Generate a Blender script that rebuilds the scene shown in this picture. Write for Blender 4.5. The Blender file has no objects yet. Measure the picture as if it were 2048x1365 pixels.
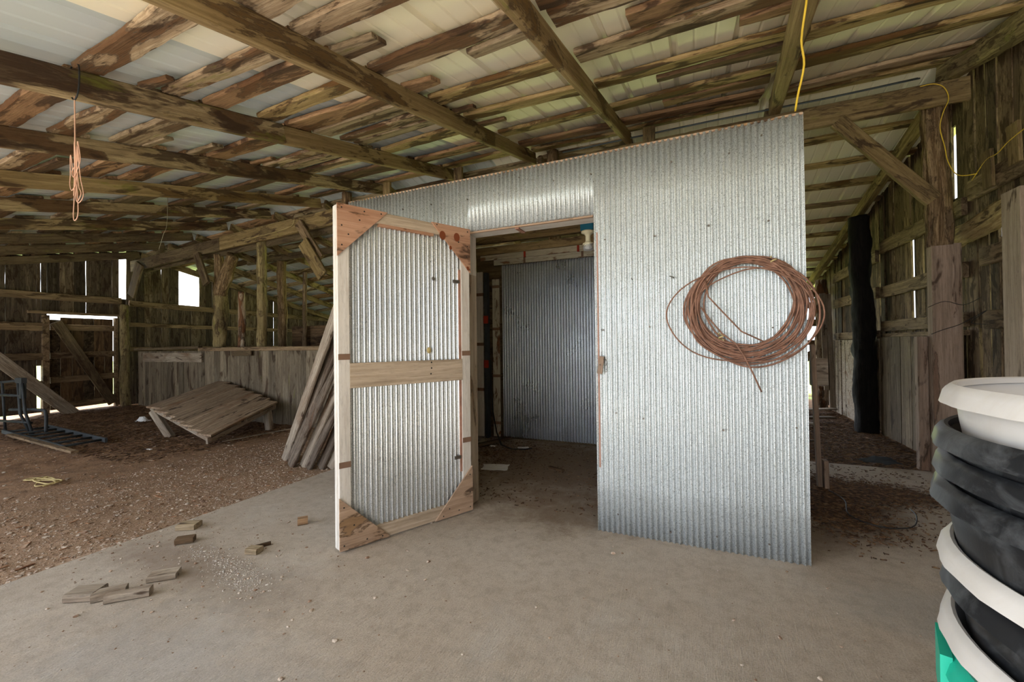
import bpy, bmesh, math, random
from mathutils import Vector, Matrix, noise
PI = math.pi
C = bpy.context.scene.collection
# ------------------------------------------------------------------ camera
cam = bpy.data.cameras.new('camera'); cam_o = bpy.data.objects.new('camera', cam); C.objects.link(cam_o)
cam.sensor_width = 36; cam.lens = 830*36/2048; cam.clip_start = .05; cam.clip_end = 300
yaw, pitch, roll = -.41558, .00873, -.01196
Fw = Vector((math.sin(yaw)*math.cos(pitch), math.cos(yaw)*math.cos(pitch), math.sin(pitch)))
Rt = Vector((math.cos(yaw), -math.sin(yaw), 0)); Up = Rt.cross(Fw)
R2 = Rt*math.cos(roll)+Up*math.sin(roll); U2 = -Rt*math.sin(roll)+Up*math.cos(roll)
cam_o.matrix_world = Matrix(((R2.x, U2.x, -Fw.x, 0), (R2.y, U2.y, -Fw.y, 0), (R2.z, U2.z, -Fw.z, 1.25), (0, 0, 0, 1)))
bpy.context.scene.camera = cam_o
# ------------------------------------------------------------------ world, sun, exposure
W = bpy.data.worlds.new('sky'); bpy.context.scene.world = W; W.use_nodes = True
nt = W.node_tree; nt.nodes.clear()
o_ = nt.nodes.new('ShaderNodeOutputWorld'); bg = nt.nodes.new('ShaderNodeBackground')
tc = nt.nodes.new('ShaderNodeTexCoord'); nz = nt.nodes.new('ShaderNodeTexNoise'); rp = nt.nodes.new('ShaderNodeValToRGB')
nz.inputs['Scale'].default_value = 2.2; nz.inputs['Detail'].default_value = 6
rp.color_ramp.elements[0].position = .35; rp.color_ramp.elements[0].color = (.76, .85, 1, 1)
rp.color_ramp.elements[1].position = .65; rp.color_ramp.elements[1].color = (.96, .98, 1, 1)
nt.links.new(tc.outputs['Generated'], nz.inputs['Vector']); nt.links.new(nz.outputs['Fac'], rp.inputs['Fac'])
sx_ = nt.nodes.new('ShaderNodeSeparateXYZ'); nt.links.new(tc.outputs['Generated'], sx_.inputs[0])
gr = nt.nodes.new('ShaderNodeMapRange'); nt.links.new(sx_.outputs[0], gr.inputs[0])      # sky dimmed by hand towards the right, to stripe the metal's reflections
gr.inputs[1].default_value = -.5; gr.inputs[2].default_value = .55; gr.inputs[3].default_value = 1.75; gr.inputs[4].default_value = .35
mu = nt.nodes.new('ShaderNodeVectorMath'); mu.operation = 'SCALE'; nt.links.new(rp.outputs['Color'], mu.inputs[0]); nt.links.new(gr.outputs[0], mu.inputs['Scale'])
nt.links.new(mu.outputs[0], bg.inputs['Color']); nt.links.new(bg.outputs[0], o_.inputs[0])
bg.inputs['Strength'].default_value = 1.15
sun = bpy.data.lights.new('sun', 'SUN'); sun.energy = 7.5; sun.angle = math.radians(12); sun.color = (1, .97, .93)
sun_o = bpy.data.objects.new('sun', sun); C.objects.link(sun_o); sun_o.rotation_euler = (math.radians(24), 0, math.radians(-25))
vs = bpy.context.scene.view_settings
vs.view_transform = 'Standard'; vs.look = 'None'; vs.gamma = 1; vs.use_curve_mapping = False; vs.exposure = 1.68
bpy.context.scene.cycles.max_bounces = 10; bpy.context.scene.cycles.diffuse_bounces = 8
try:
    bpy.context.scene.cycles.sample_clamp_indirect = 6
except Exception: pass
rnd = random.Random(7)

# ------------------------------------------------------------------ material helpers
class NT:
    def __init__(s, name):
        s.m = bpy.data.materials.new(name); s.m.use_nodes = True; s.t = s.m.node_tree; s.t.nodes.clear()
        s.out = s.n('ShaderNodeOutputMaterial'); s.b = s.n('ShaderNodeBsdfPrincipled'); s.l(s.b.outputs[0], s.out.inputs[0])
        s.b.inputs['Specular IOR Level'].default_value = .25
    def n(s, k, **kw):
        x = s.t.nodes.new(k)
        for a, b in kw.items(): setattr(x, a, b)
        return x
    def l(s, a, b): s.t.links.new(a, b)
    def put(s, sock, v):
        if hasattr(v, 'is_output') or isinstance(v, bpy.types.NodeSocket): s.l(v, sock)
        else: sock.default_value = v
    def coords(s, scale=(1, 1, 1), kind='Object', vary=True, attr=False):
        t = s.n('ShaderNodeTexCoord'); v = t.outputs[kind]
        if vary:
            oi = s.n('ShaderNodeObjectInfo'); m = s.n('ShaderNodeMath', operation='MULTIPLY'); s.l(oi.outputs['Random'], m.inputs[0]); m.inputs[1].default_value = 40
            a = s.n('ShaderNodeVectorMath', operation='ADD'); s.l(v, a.inputs[0]); s.l(m.outputs[0], a.inputs[1]); v = a.outputs[0]
        if attr:
            at = s.n('ShaderNodeAttribute', attribute_name='rnd'); m = s.n('ShaderNodeMath', operation='MULTIPLY'); s.l(at.outputs['Fac'], m.inputs[0]); m.inputs[1].default_value = 31
            a = s.n('ShaderNodeVectorMath', operation='ADD'); s.l(v, a.inputs[0]); s.l(m.outputs[0], a.inputs[1]); v = a.outputs[0]
        mp = s.n('ShaderNodeMapping'); s.l(v, mp.inputs['Vector']); mp.inputs['Scale'].default_value = scale
        return mp.outputs[0]
    def noise(s, vec, scale=5, detail=4, rough=.55, dist=0, out='Fac'):
        x = s.n('ShaderNodeTexNoise'); s.l(vec, x.inputs['Vector']); x.inputs['Scale'].default_value = scale
        x.inputs['Detail'].default_value = detail; x.inputs['Roughness'].default_value = rough; x.inputs['Distortion'].default_value = dist
        return x.outputs[out]
    def ramp(s, fac, stops, interp='LINEAR'):
        r = s.n('ShaderNodeValToRGB'); r.color_ramp.interpolation = interp; e = r.color_ramp.elements
        while len(e) < len(stops): e.new(.5)
        for i, (p, c) in enumerate(stops):
            e[i].position = p
            if not hasattr(c, '__len__'): c = (c, c, c)
            e[i].color = (*c[:3], 1)
        s.l(fac, r.inputs['Fac']); return r.outputs['Color']
    def mix(s, f, a, b, mode='MIX'):
        x = s.n('ShaderNodeMix', data_type='RGBA', blend_type=mode)
        s.put(x.inputs['Factor'], f)
        for k, v in ((6, a), (7, b)):
            if isinstance(v, tuple): v = (*v[:3], 1)
            s.put(x.inputs[k], v)
        return x.outputs[2]
    def bump(s, h, strength=.5, dist=.01):
        b = s.n('ShaderNodeBump'); b.inputs['Strength'].default_value = strength; b.inputs['Distance'].default_value = dist
        s.l(h, b.inputs['Height']); s.l(b.outputs[0], s.b.inputs['Normal'])
    def fin(s, col=None, rough=.8, metal=0.):
        if col is not None: s.put(s.b.inputs['Base Color'], (*col, 1) if isinstance(col, tuple) else col)
        s.put(s.b.inputs['Roughness'], rough); s.put(s.b.inputs['Metallic'], metal)
        return s.m

def wood(name, c1, c2, dark=(.04, .022, .012), stain=.5, sscale=1.0, moss=0., axis='X', brown=None, rough=.85, attr=False, vary_tone=.25, bumpy=.6, crack=.8, soft=0.):
    """grain along the object's own axis; fibrous water stains with a dark rim; moss patches"""
    s = NT(name)
    def ax(l, w): return {'X': (l, w, w), 'Y': (w, l, w), 'Z': (w, w, l)}[axis]
    g = s.coords(ax(.9, 22), attr=attr); f = s.coords(ax(3.5, 130), attr=attr); q = s.coords(ax(1.5, 5.5), attr=attr); e = s.coords(ax(9, 40), attr=attr)
    grain = s.noise(g, 1.5, 8, .68, .5); fine = s.noise(f, 1, 5, .7); spk = s.noise(e, 1.3, 6, .75)
    col = s.ramp(grain, [(.30, tuple(x*.72 for x in c2)), (.45, c2), (.62, c1), (.8, tuple(min(1, x*1.15) for x in c1))])
    col = s.mix(s.ramp(spk, [(.36, .65*crack), (.5, 0)]), col, tuple(x*.45 for x in c2))
    def M2(op, a, b):
        m = s.n('ShaderNodeMath', operation=op); s.put(m.inputs[0], a); s.put(m.inputs[1], b); return m.outputs[0]
    blot = s.noise(q, sscale*.8, 5, .55, .9)
    blot = M2('ADD', M2('ADD', blot, M2('MULTIPLY', M2('SUBTRACT', spk, .5), .16)), M2('MULTIPLY', M2('SUBTRACT', grain, .5), .18))
    br = brown or tuple(.45*c1[i]+.55*dark[i] for i in range(3))
    lo = .64-.2*stain
    if stain > 0:
        col = s.mix(s.ramp(blot, [(lo-.10, 0), (lo, .28)]), col, br)
        col = s.mix(s.ramp(blot, [(lo, 0), (lo+.03+soft, .9), (lo+.3, .85)]), col, s.mix(spk, tuple(x*.5 for x in br), tuple(min(1, x*1.3) for x in br)))
        col = s.mix(s.ramp(blot, [(lo-.018, 0), (lo+.006, .8*(1-min(1, soft*8))), (lo+.03, 0)]), col, dark)
        b2 = s.noise(q, sscale*1.7, 4, .6, .6)
        col = s.mix(s.ramp(b2, [(.61-.12*stain, 0), (.67-.12*stain, .85)]), col, tuple(x*1.2 for x in dark))
    col = s.mix(s.ramp(fine, [(.30, .85*crack), (.46, 0)]), col, dark)
    if moss:
        mo = s.noise(q, sscale*.9+.3, 5, .65, .3, out='Color')
        sp = s.n('ShaderNodeSeparateColor'); s.l(mo, sp.inputs[0])
        mm = M2('ADD', sp.outputs[2], M2('MULTIPLY', M2('SUBTRACT', spk, .5), .2))
        col = s.mix(s.ramp(mm, [(.68-.2*moss, 0), (.78-.15*moss, .7)]), col, (.17, .175, .025))
    if attr:
        at = s.n('ShaderNodeAttribute', attribute_name='rnd')
        col = s.mix(min(1, vary_tone*2), col, s.ramp(at.outputs['Fac'], [(0, .25), (.5, .75), (1, 1.3)]), 'MULTIPLY')
    oi = s.n('ShaderNodeObjectInfo')
    col = s.mix(vary_tone, col, s.ramp(oi.outputs['Random'], [(0, .6), (1, 1.25)]), 'MULTIPLY')
    s.bump(s.mix(.5, grain, s.mix(.5, fine, spk)), bumpy, .014)
    return s.fin(col, rough)

def plain(name, col, rough=.6, metal=0., var=.15, scale=6, bump=0.):
    s = NT(name); v = s.coords()
    n1 = s.noise(v, scale, 5, .6)
    c = s.mix(s.ramp(n1, [(.3, 0), (.7, 1)]), tuple(x*(1-var) for x in col), tuple(min(1, x*(1+var)) for x in col))
    if bump: s.bump(n1, bump, .004)
    return s.fin(c, rough, metal)

def galv(name, lo, hi, dark, metal=.7, rough=.42, stain=.3):
    s = NT(name); v = s.coords((1, 1, 1), vary=False)
    n1 = s.noise(v, 170, 3, .6); n2 = s.noise(v, 2.2, 5, .6); n3 = s.noise(v, 90, 3, .7)
    c = s.mix(s.ramp(n3, [(.35, 0), (.65, 1)]), lo, hi)
    c = s.mix(s.ramp(n1, [(.36, .8), (.44, 0)]), c, dark)
    v2 = s.coords((7, 7, .5), vary=False); n4 = s.noise(v2, 1.3, 5, .7)
    c = s.mix(s.ramp(n4, [(.5, 0), (.75, stain)]), c, tuple(x*.55 for x in lo))
    vz = s.n('ShaderNodeTexVoronoi'); s.l(v, vz.inputs['Vector']); vz.inputs['Scale'].default_value = 60
    r = s.mix(s.ramp(n2, [(.3, 0), (.7, 1)]), (rough-.08,)*3, (rough+.14,)*3)
    return s.fin(c, r, metal)

M = {}
M['rafter'] = wood('sawn_rafter_wood', (.38, .28, .14), (.25, .175, .08), stain=.3, sscale=.7, moss=.25, bumpy=.35, crack=.4, brown=(.13, .075, .025))
M['rough_rafter'] = wood('stained_rafter_wood', (.50, .39, .22), (.32, .235, .125), stain=.68, sscale=.9, moss=.45, bumpy=.9, brown=(.10, .05, .02))
M['slab_a'] = wood('stained_slab_wood', (.64, .51, .35), (.44, .32, .20), stain=.58, sscale=.9, moss=.3, bumpy=1, brown=(.14, .065, .025))
M['slab_b'] = wood('brown_slab_wood', (.44, .28, .155), (.29, .17, .09), stain=.4, sscale=.8, moss=.15, bumpy=.8, brown=(.13, .06, .025))
M['slab_c'] = wood('yellow_slab_wood', (.56, .42, .21), (.36, .25, .11), stain=.55, sscale=1.0, moss=.3, bumpy=.8, brown=(.12, .055, .015))
M['slab_d'] = wood('grey_slab_wood', (.45, .36, .24), (.28, .21, .13), stain=.4, sscale=1.1, moss=.25, bumpy=1, brown=(.12, .07, .035))
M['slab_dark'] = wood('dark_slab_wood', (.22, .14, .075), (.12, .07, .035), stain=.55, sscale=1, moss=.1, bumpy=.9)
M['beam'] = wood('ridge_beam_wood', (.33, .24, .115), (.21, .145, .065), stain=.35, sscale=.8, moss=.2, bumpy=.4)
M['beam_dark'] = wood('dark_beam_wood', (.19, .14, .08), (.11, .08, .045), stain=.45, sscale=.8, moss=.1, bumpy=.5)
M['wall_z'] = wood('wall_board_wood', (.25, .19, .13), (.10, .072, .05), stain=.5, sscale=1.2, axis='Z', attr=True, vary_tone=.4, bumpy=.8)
M['wall_r'] = wood('right_wall_board_wood', (.37, .26, .155), (.15, .10, .06), stain=.7, sscale=1.3, axis='Z', attr=True, vary_tone=.4, bumpy=.9)
M['low_z'] = wood('stall_board_wood', (.28, .235, .17), (.165, .13, .09), stain=.4, sscale=.7, axis='Z', attr=True, vary_tone=.25, bumpy=.6, moss=.1, soft=.1)
M['low_r'] = wood('passage_stall_wood', (.28, .215, .145), (.155, .115, .07), stain=.4, sscale=.8, axis='Z', attr=True, vary_tone=.3, bumpy=.6, soft=.1)
M['rail'] = wood('rail_wood', (.33, .235, .14), (.20, .135, .08), stain=.35, sscale=1, bumpy=.6)
M['grey'] = wood('weathered_grey_wood', (.42, .36, .29), (.27, .22, .17), stain=.1, sscale=1.1, bumpy=.7, brown=(.2, .12, .07), soft=.08)
M['greyr'] = wood('weathered_platform_wood', (.50, .375, .26), (.30, .22, .15), stain=.15, sscale=1.1, bumpy=.7, brown=(.24, .12, .06), soft=.1, vary_tone=.4)
M['post'] = wood('bark_post_wood', (.36, .285, .14), (.20, .15, .07), stain=.35, sscale=1.5, bumpy=1, axis='X', moss=.4)
M['bark'] = wood('ridged_bark', (.38, .265, .15), (.14, .085, .04), stain=.05, sscale=1.5, bumpy=1, axis='X', crack=1.2)
M['char'] = wood('charred_log', (.018, .015, .013), (.008, .007, .006), dark=(.003, .003, .003), stain=.3, sscale=1.5, bumpy=1, axis='X', vary_tone=0)
M['pale'] = wood('peeled_pale_bark', (.62, .54, .44), (.35, .25, .17), stain=.6, sscale=1.6, bumpy=1, axis='X', brown=(.16, .06, .02))
M['pinkwood'] = wood('planed_jamb_wood', (.36, .265, .20), (.26, .185, .135), stain=.2, sscale=.8, bumpy=.3, axis='X', brown=(.2, .12, .08), crack=.5)
M['newpine'] = wood('pine_rail_wood', (.56, .46, .36), (.43, .34, .25), stain=0, sscale=.8, bumpy=.25, brown=(.3, .2, .1), crack=.35, vary_tone=.05)
M['ply'] = wood('plywood_red', (.50, .30, .20), (.40, .22, .14), stain=.05, sscale=1, bumpy=.15, brown=(.3, .12, .05), crack=.2, vary_tone=.05)
M['ply2'] = wood('plywood_brown', (.50, .36, .26), (.38, .26, .18), stain=.1, sscale=1, bumpy=.15, brown=(.3, .18, .09), crack=.3, vary_tone=.05)
M['paint'] = wood('worn_white_paint', (.67, .64, .605), (.61, .575, .53), dark=(.30, .17, .10), stain=-.15, sscale=1.5, bumpy=.15, crack=.45, vary_tone=.08, brown=(.42, .2, .11))
M['paint_in'] = wood('stained_white_paint', (.62, .58, .47), (.5, .46, .36), dark=(.12, .05, .02), stain=.15, sscale=1.8, bumpy=.15, crack=.4, vary_tone=.08, brown=(.25, .1, .04))
M['strap'] = plain('rusty_brown_strap', (.20, .12, .08), .8)
M['redstrip'] = plain('faded_red_strip', (.34, .185, .135), .8, var=.3, scale=14)
M['red'] = plain('red_paint_tag', (.35, .035, .015), .6)
M['metal_front'] = galv('galvanised_sheet', (.54, .575, .585), (.73, .765, .775), (.10, .12, .12), metal=.62, rough=.38)
M['metal_door'] = galv('galvanised_door_sheet', (.54, .57, .59), (.74, .77, .79), (.20, .22, .23), metal=.75, rough=.3, stain=.15)
M['metal_in'] = galv('galvanised_inner_sheet', (.56, .59, .62), (.72, .75, .78), (.14, .15, .16), metal=.93, rough=.30, stain=.15)
M['barkface'] = wood('grey_bark_face', (.23, .185, .145), (.125, .098, .075), stain=.35, sscale=1.2, bumpy=1, brown=(.12, .07, .045), crack=1.1)
M['rust'] = plain('rusty_wire', (.235, .125, .085), .65, .2, var=.35, scale=20)
M['nail'] = plain('grey_nail', (.16, .14, .12), .5, .6)
M['orange_cord'] = plain('orange_pink_wire', (.58, .34, .24), .5)
M['yellow'] = plain('yellow_cord', (.72, .50, .05), .5)
M['black'] = plain('black_cable', (.02, .02, .02), .5)
M['thinwire'] = plain('thin_grey_wire', (.22, .19, .13), .5, .5)
M['paper'] = plain('white_paper', (.8, .8, .82), .8, var=.05)
M['ceramic'] = plain('cream_ceramic', (.74, .68, .48), .35, var=.04)
M['blue'] = plain('blue_box_plastic', (.01, .12, .20), .5)
M['steel_blue'] = plain('blue_grey_steel', (.055, .062, .068), .6, .2, var=.3)
M['straw'] = plain('straw_string', (.52, .42, .20), .8)
M['conduit'] = plain('dark_conduit', (.10, .12, .13), .35, .5)
# frosted bulb glass (off)
s = NT('frosted_glass'); s.b.inputs['Transmission Weight'].default_value = .6; M['glass'] = s.fin((.75, .75, .75), .35)

def tub_mat(name, c, worn, scuff, rough):
    s = NT(name); v = s.coords((1, 1, 1)); v2 = s.coords((3, 3, 30))
    a = s.noise(v, 9, 6, .7, 1.2); b = s.noise(v2, 3, 5, .7, .5); d = s.noise(v, 2.5, 3, .5)
    col = s.mix(s.ramp(a, [(.5, 0), (.72, scuff)]), c, worn)
    col = s.mix(s.ramp(b, [(.6, 0), (.72, scuff*.7)]), col, worn)
    col = s.mix(s.ramp(d, [(.6, 0), (.8, .25)]), col, tuple(x*.5+y for x, y in zip(c, (.10, .06, .03))))
    s.bump(a, .15, .003)
    return s.fin(col, rough)
M['tub_white'] = tub_mat('white_tub_plastic', (.52, .505, .49), (.42, .38, .33), .35, .42)
M['tub_black'] = tub_mat('black_tub_plastic', (.013, .014, .016), (.15, .16, .17), .4, .34)
M['tub_green'] = tub_mat('green_tub_plastic', (.01, .36, .25), (.04, .45, .33), .3, .4)

# roof sheet: cream painted steel; reflected sky light tinted in as a bluish left run
s = NT('roof_sheet_light_tint'); v = s.coords((1, 1, 1), vary=False)
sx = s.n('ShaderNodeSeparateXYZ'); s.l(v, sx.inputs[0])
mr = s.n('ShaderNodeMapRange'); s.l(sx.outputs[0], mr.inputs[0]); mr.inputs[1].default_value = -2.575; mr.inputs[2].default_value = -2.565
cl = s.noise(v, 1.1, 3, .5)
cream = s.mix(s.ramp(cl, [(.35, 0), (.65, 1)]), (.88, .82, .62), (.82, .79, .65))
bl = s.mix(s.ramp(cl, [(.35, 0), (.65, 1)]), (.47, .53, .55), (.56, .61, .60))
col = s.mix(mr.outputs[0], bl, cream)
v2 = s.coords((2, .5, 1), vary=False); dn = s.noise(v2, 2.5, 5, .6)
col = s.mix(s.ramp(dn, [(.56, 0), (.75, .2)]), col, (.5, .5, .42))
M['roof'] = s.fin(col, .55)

# concrete
s = NT('broomed_concrete'); v = s.coords((1, 1, 1), vary=False)
a = s.noise(v, 1.1, 5, .55, .3); b = s.noise(v, 14, 6, .7); c_ = s.noise(v, 160, 3, .6)
col = s.mix(s.ramp(a, [(.3, 0), (.7, 1)]), (.50, .425, .345), (.585, .52, .445))
col = s.mix(s.ramp(b, [(.35, .5), (.55, 0)]), col, (.34, .28, .22)); col = s.mix(s.ramp(s.noise(v, 3.3, 6, .7, .8), [(.52, 0), (.72, .5)]), col, (.40, .33, .26)); col = s.mix(s.ramp(s.noise(v, 2.1, 5, .65, .6), [(.55, 0), (.75, .45)]), col, (.62, .60, .56))
col = s.mix(s.ramp(c_, [(.33, .55), (.47, 0)]), col, (.24, .20, .165)); col = s.mix(s.ramp(c_, [(.58, 0), (.68, .35)]), col, (.72, .69, .64))
w = s.n('ShaderNodeTexWave', wave_type='BANDS', bands_direction='X'); vw = s.coords((1, .10, 1), vary=False); s.l(vw, w.inputs['Vector'])
w.inputs['Scale'].default_value = 28; w.inputs['Distortion'].default_value = 14; w.inputs['Detail'].default_value = 6; w.inputs['Detail Scale'].default_value = 3; w.inputs['Detail Roughness'].default_value = .8
sep = s.n('ShaderNodeSeparateXYZ'); s.l(v, sep.inputs[0])
def blob(cx, cy, rx, ry, amt, colr, col):
    m1 = s.n('ShaderNodeMapping'); s.l(v, m1.inputs['Vector']); m1.inputs['Location'].default_value = (-cx/rx, -cy/ry, 0); m1.inputs['Scale'].default_value = (1/rx, 1/ry, 0)
    g = s.n('ShaderNodeVectorMath', operation='LENGTH'); s.l(m1.outputs[0], g.inputs[0])
    ad = s.n('ShaderNodeMath', operation='MULTIPLY_ADD'); nn = s.noise(v, 5, 6, .75, .5); s.l(nn, ad.inputs[0]); ad.inputs[1].default_value = 1.6; s.l(g.outputs['Value'], ad.inputs[2])
    mr_ = s.n('ShaderNodeMapRange'); s.l(ad.outputs[0], mr_.inputs[0]); mr_.inputs[1].default_value = 1.2; mr_.inputs[2].default_value = 1.95
    return s.mix(s.ramp(mr_.outputs[0], [(0, amt), (1, 0)]), col, colr)
dirt = (.17, .105, .06)
col = blob(-1.3, 4.1, 1.7, 1.25, .75, dirt, col)        # soil blown into the shed
col = blob(-.9, 3.0, .7, .4, .5, dirt, col)
col = blob(.95, 4.0, .42, .75, .95, (.085, .042, .02), col)   # litter beside the shed
col = blob(1.35, 4.3, .45, .28, .85, (.09, .045, .022), col)
col = blob(.75, 3.25, .22, .28, .5, (.12, .065, .035), col)
col = blob(-2.85, 1.45, .55, .22, .6, (.25, .18, .135), col)
col = blob(-2.2, 1.45, .5, .22, .45, (.26, .21, .17), col)
col = blob(-.3, 1.0, .9, .5, .3, (.30, .31, .31), col)
col = blob(-1.9, .9, .8, .4, .35, (.36, .37, .38), col)
col = blob(1.0, 2.5, .5, .25, .35, (.32, .34, .34), col)
hm = s.mix(.6, w.outputs['Fac'], s.mix(.5, b, c_))
s.bump(hm, .9, .004)
col = s.mix(s.ramp(s.noise(v, 45, 5, .7), [(.3, .3), (.48, 0)]), col, (.36, .30, .24))
M['concrete'] = s.fin(col, .9)

# dirt
s = NT('barn_dirt'); v = s.coords((1, 1, 1), vary=False)
a = s.noise(v, .55, 5, .6, .4); b = s.noise(v, 7, 7, .75, .3); c_ = s.noise(v, 55, 4, .7); vo = s.n('ShaderNodeTexVoronoi'); s.l(v, vo.inputs['Vector']); vo.inputs['Scale'].default_value = 45
col = s.mix(s.ramp(b, [(.32, 0), (.66, 1)]), (.12, .064, .032), (.35, .205, .115))
sep = s.n('ShaderNodeSeparateXYZ'); s.l(v, sep.inputs[0])
# gravel nearer the slab is greyer and paler
mr = s.n('ShaderNodeMapRange'); s.l(sep.outputs[0], mr.inputs[0]); mr.inputs[1].default_value = -7.0; mr.inputs[2].default_value = -3.6
mg = s.n('ShaderNodeMath', operation='MULTIPLY'); s.l(mr.outputs[0], mg.inputs[0]); s.l(s.ramp(b, [(.3, .45), (.7, 1)]), mg.inputs[1])
# only left of the slab
m3 = s.n('ShaderNodeMath', operation='LESS_THAN'); s.l(sep.outputs[0], m3.inputs[0]); m3.inputs[1].default_value = -2
m4 = s.n('ShaderNodeMath', operation='MULTIPLY'); s.l(mg.outputs[0], m4.inputs[0]); s.l(m3.outputs[0], m4.inputs[1])
col = s.mix(m4.outputs[0], col, s.mix(s.ramp(c_, [(.35, 0), (.65, 1)]), (.26, .165, .10), (.43, .315, .225)))
col = s.mix(s.ramp(vo.outputs['Distance'], [(0, .45), (.25, 0)]), col, s.mix(vo.outputs['Color'], (.30, .20, .13), (.42, .37, .32)))
col = s.mix(s.ramp(c_, [(.3, .5), (.48, 0)]), col, (.05, .026, .014))
s.bump(s.mix(.5, b, c_), .9, .02)
M['dirt'] = s.fin(col, .95)
s = NT('meadow_grass'); v = s.coords((1, 1, 1), vary=False); a = s.noise(v, 1.5, 6, .7)
M['grass'] = s.fin(s.ramp(a, [(.3, (.16, .22, .045)), (.7, (.34, .38, .12))]), .9)
s = NT('gravel_yard'); v = s.coords((1, 1, 1), vary=False); a = s.noise(v, 3, 6, .7)
M['yard'] = s.fin(s.ramp(a, [(.3, (.37, .39, .36)), (.7, (.48, .50, .47))]), .9)
s = NT('small_stones'); oi = s.coords((1, 1, 1), vary=False); n_ = s.noise(oi, 23, 2, .5)
M['stone'] = s.fin(s.ramp(n_, [(.3, (.16, .09, .055)), (.45, (.30, .205, .145)), (.6, (.50, .43, .36)), (.75, (.30, .19, .12))]), .9)
s = NT('pale_grit'); oi = s.coords((1, 1, 1), vary=False); n_ = s.noise(oi, 60, 2, .5)
M['grit'] = s.fin(s.ramp(n_, [(.35, (.26, .22, .19)), (.65, (.62, .58, .53))]), .9)
s = NT('dark_litter'); oi = s.coords((1, 1, 1), vary=False); n_ = s.noise(oi, 31, 2, .5)
M['litter'] = s.fin(s.ramp(n_, [(.3, (.025, .015, .008)), (.5, (.10, .05, .025)), (.7, (.24, .14, .07))]), .9)
s = NT('orange_chips'); oi = s.coords((1, 1, 1), vary=False); n_ = s.noise(oi, 17, 2, .5)
M['chip'] = s.fin(s.ramp(n_, [(.3, (.13, .05, .02)), (.5, (.36, .19, .10)), (.7, (.44, .34, .26))]), .9)

# ------------------------------------------------------------------ mesh helpers
def mobj(name, verts, faces, mat, parent=None, mw=None, smooth=False, rndattr=None):
    me = bpy.data.meshes.new(name); me.from_pydata([tuple(v) for v in verts], [], faces); me.update()
    me.materials.append(mat)
    if smooth: me.polygons.foreach_set('use_smooth', [True]*len(me.polygons))
    if rndattr:
        at = me.attributes.new('rnd', 'FLOAT', 'POINT'); at.data.foreach_set('value', rndattr)
    o = bpy.data.objects.new(name, me); C.objects.link(o)
    if parent: o.parent = parent
    if mw is not None: o.matrix_local = mw
    return o
def tag(o, label=None, cat=None, group=None, kind=None):
    if label: o['label'] = label
    if cat: o['category'] = cat
    if group: o['group'] = group
    if kind: o['kind'] = kind
    return o
def thing(name, label, cat, loc=(0, 0, 0), group=None, rz=0):
    o = bpy.data.objects.new(name, None); C.objects.link(o); o.location = loc; o.rotation_euler = (0, 0, rz); o.empty_display_size = .1
    return tag(o, label, cat, group, 'thing')

class MB:
    def __init__(s): s.v = []; s.f = []; s.r = []
    def add(s, vs, fs, r=None):
        n = len(s.v); s.v += [Vector(p) for p in vs]; s.f += [tuple(i+n for i in f) for f in fs]; s.r += [rnd.random() if r is None else r]*len(vs)
    def box(s, x0, x1, y0, y1, z0, z1, r=None):
        s.add([(x, y, z) for x in (x0, x1) for y in (y0, y1) for z in (z0, z1)],
              [(0, 1, 3, 2), (4, 6, 7, 5), (0, 4, 5, 1), (2, 3, 7, 6), (0, 2, 6, 4), (1, 5, 7, 3)], r)
    def tube(s, pts, r, n=8, closed=False, r2=None):
        pts = [Vector(p) for p in pts]; m = len(pts); vs = []; fs = []
        up = Vector((0, 0, 1)); prev = None
        for i, p in enumerate(pts):
            t = (pts[(i+1) % m]-pts[i-1]) if closed else (pts[min(i+1, m-1)]-pts[max(i-1, 0)])
            if t.length < 1e-9: t = Vector((0, 0, 1))
            t.normalize()
            a = prev-t*prev.dot(t) if prev is not None else (up.cross(t) if abs(t.z) < .9 else Vector((1, 0, 0)).cross(t))
            if a.length < 1e-6: a = t.orthogonal()
            a.normalize(); prev = a; b = t.cross(a)
            rr = r if not callable(r) else r(i/(m-1))
            for k in range(n):
                th = 2*PI*k/n; vs.append(p+(a*math.cos(th)+b*math.sin(th))*rr)
        for i in range(m if closed else m-1):
            j = (i+1) % m
            for k in range(n):
                fs.append((i*n+k, i*n+(k+1) % n, j*n+(k+1) % n, j*n+k))
        if not closed:
            fs.append(tuple(range(n-1, -1, -1))); fs.append(tuple((m-1)*n+k for k in range(n)))
        s.add(vs, fs)
    def plank(s, A, B, w, t, up=(0, 0, 1), rough=0., seg=1, seed=None, r=None, side=None):
        """board from A to B, width w across, thickness t towards up"""
        A, B = Vector(A), Vector(B); x = (B-A); L = x.length; x.normalize(); z = Vector(up); z = (z-x*z.dot(x)).normalized(); y = z.cross(x)
        vs, fs = plank_geo(L, w, t, rough, seg, seed)
        s.add([A+x*p[0]+y*p[1]+z*p[2] for p in vs], fs, r)
    def build(s, name, mat, parent=None, smooth=False, mw=None):
        return mobj(name, s.v, s.f, mat, parent, mw, smooth, s.r)

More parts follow.
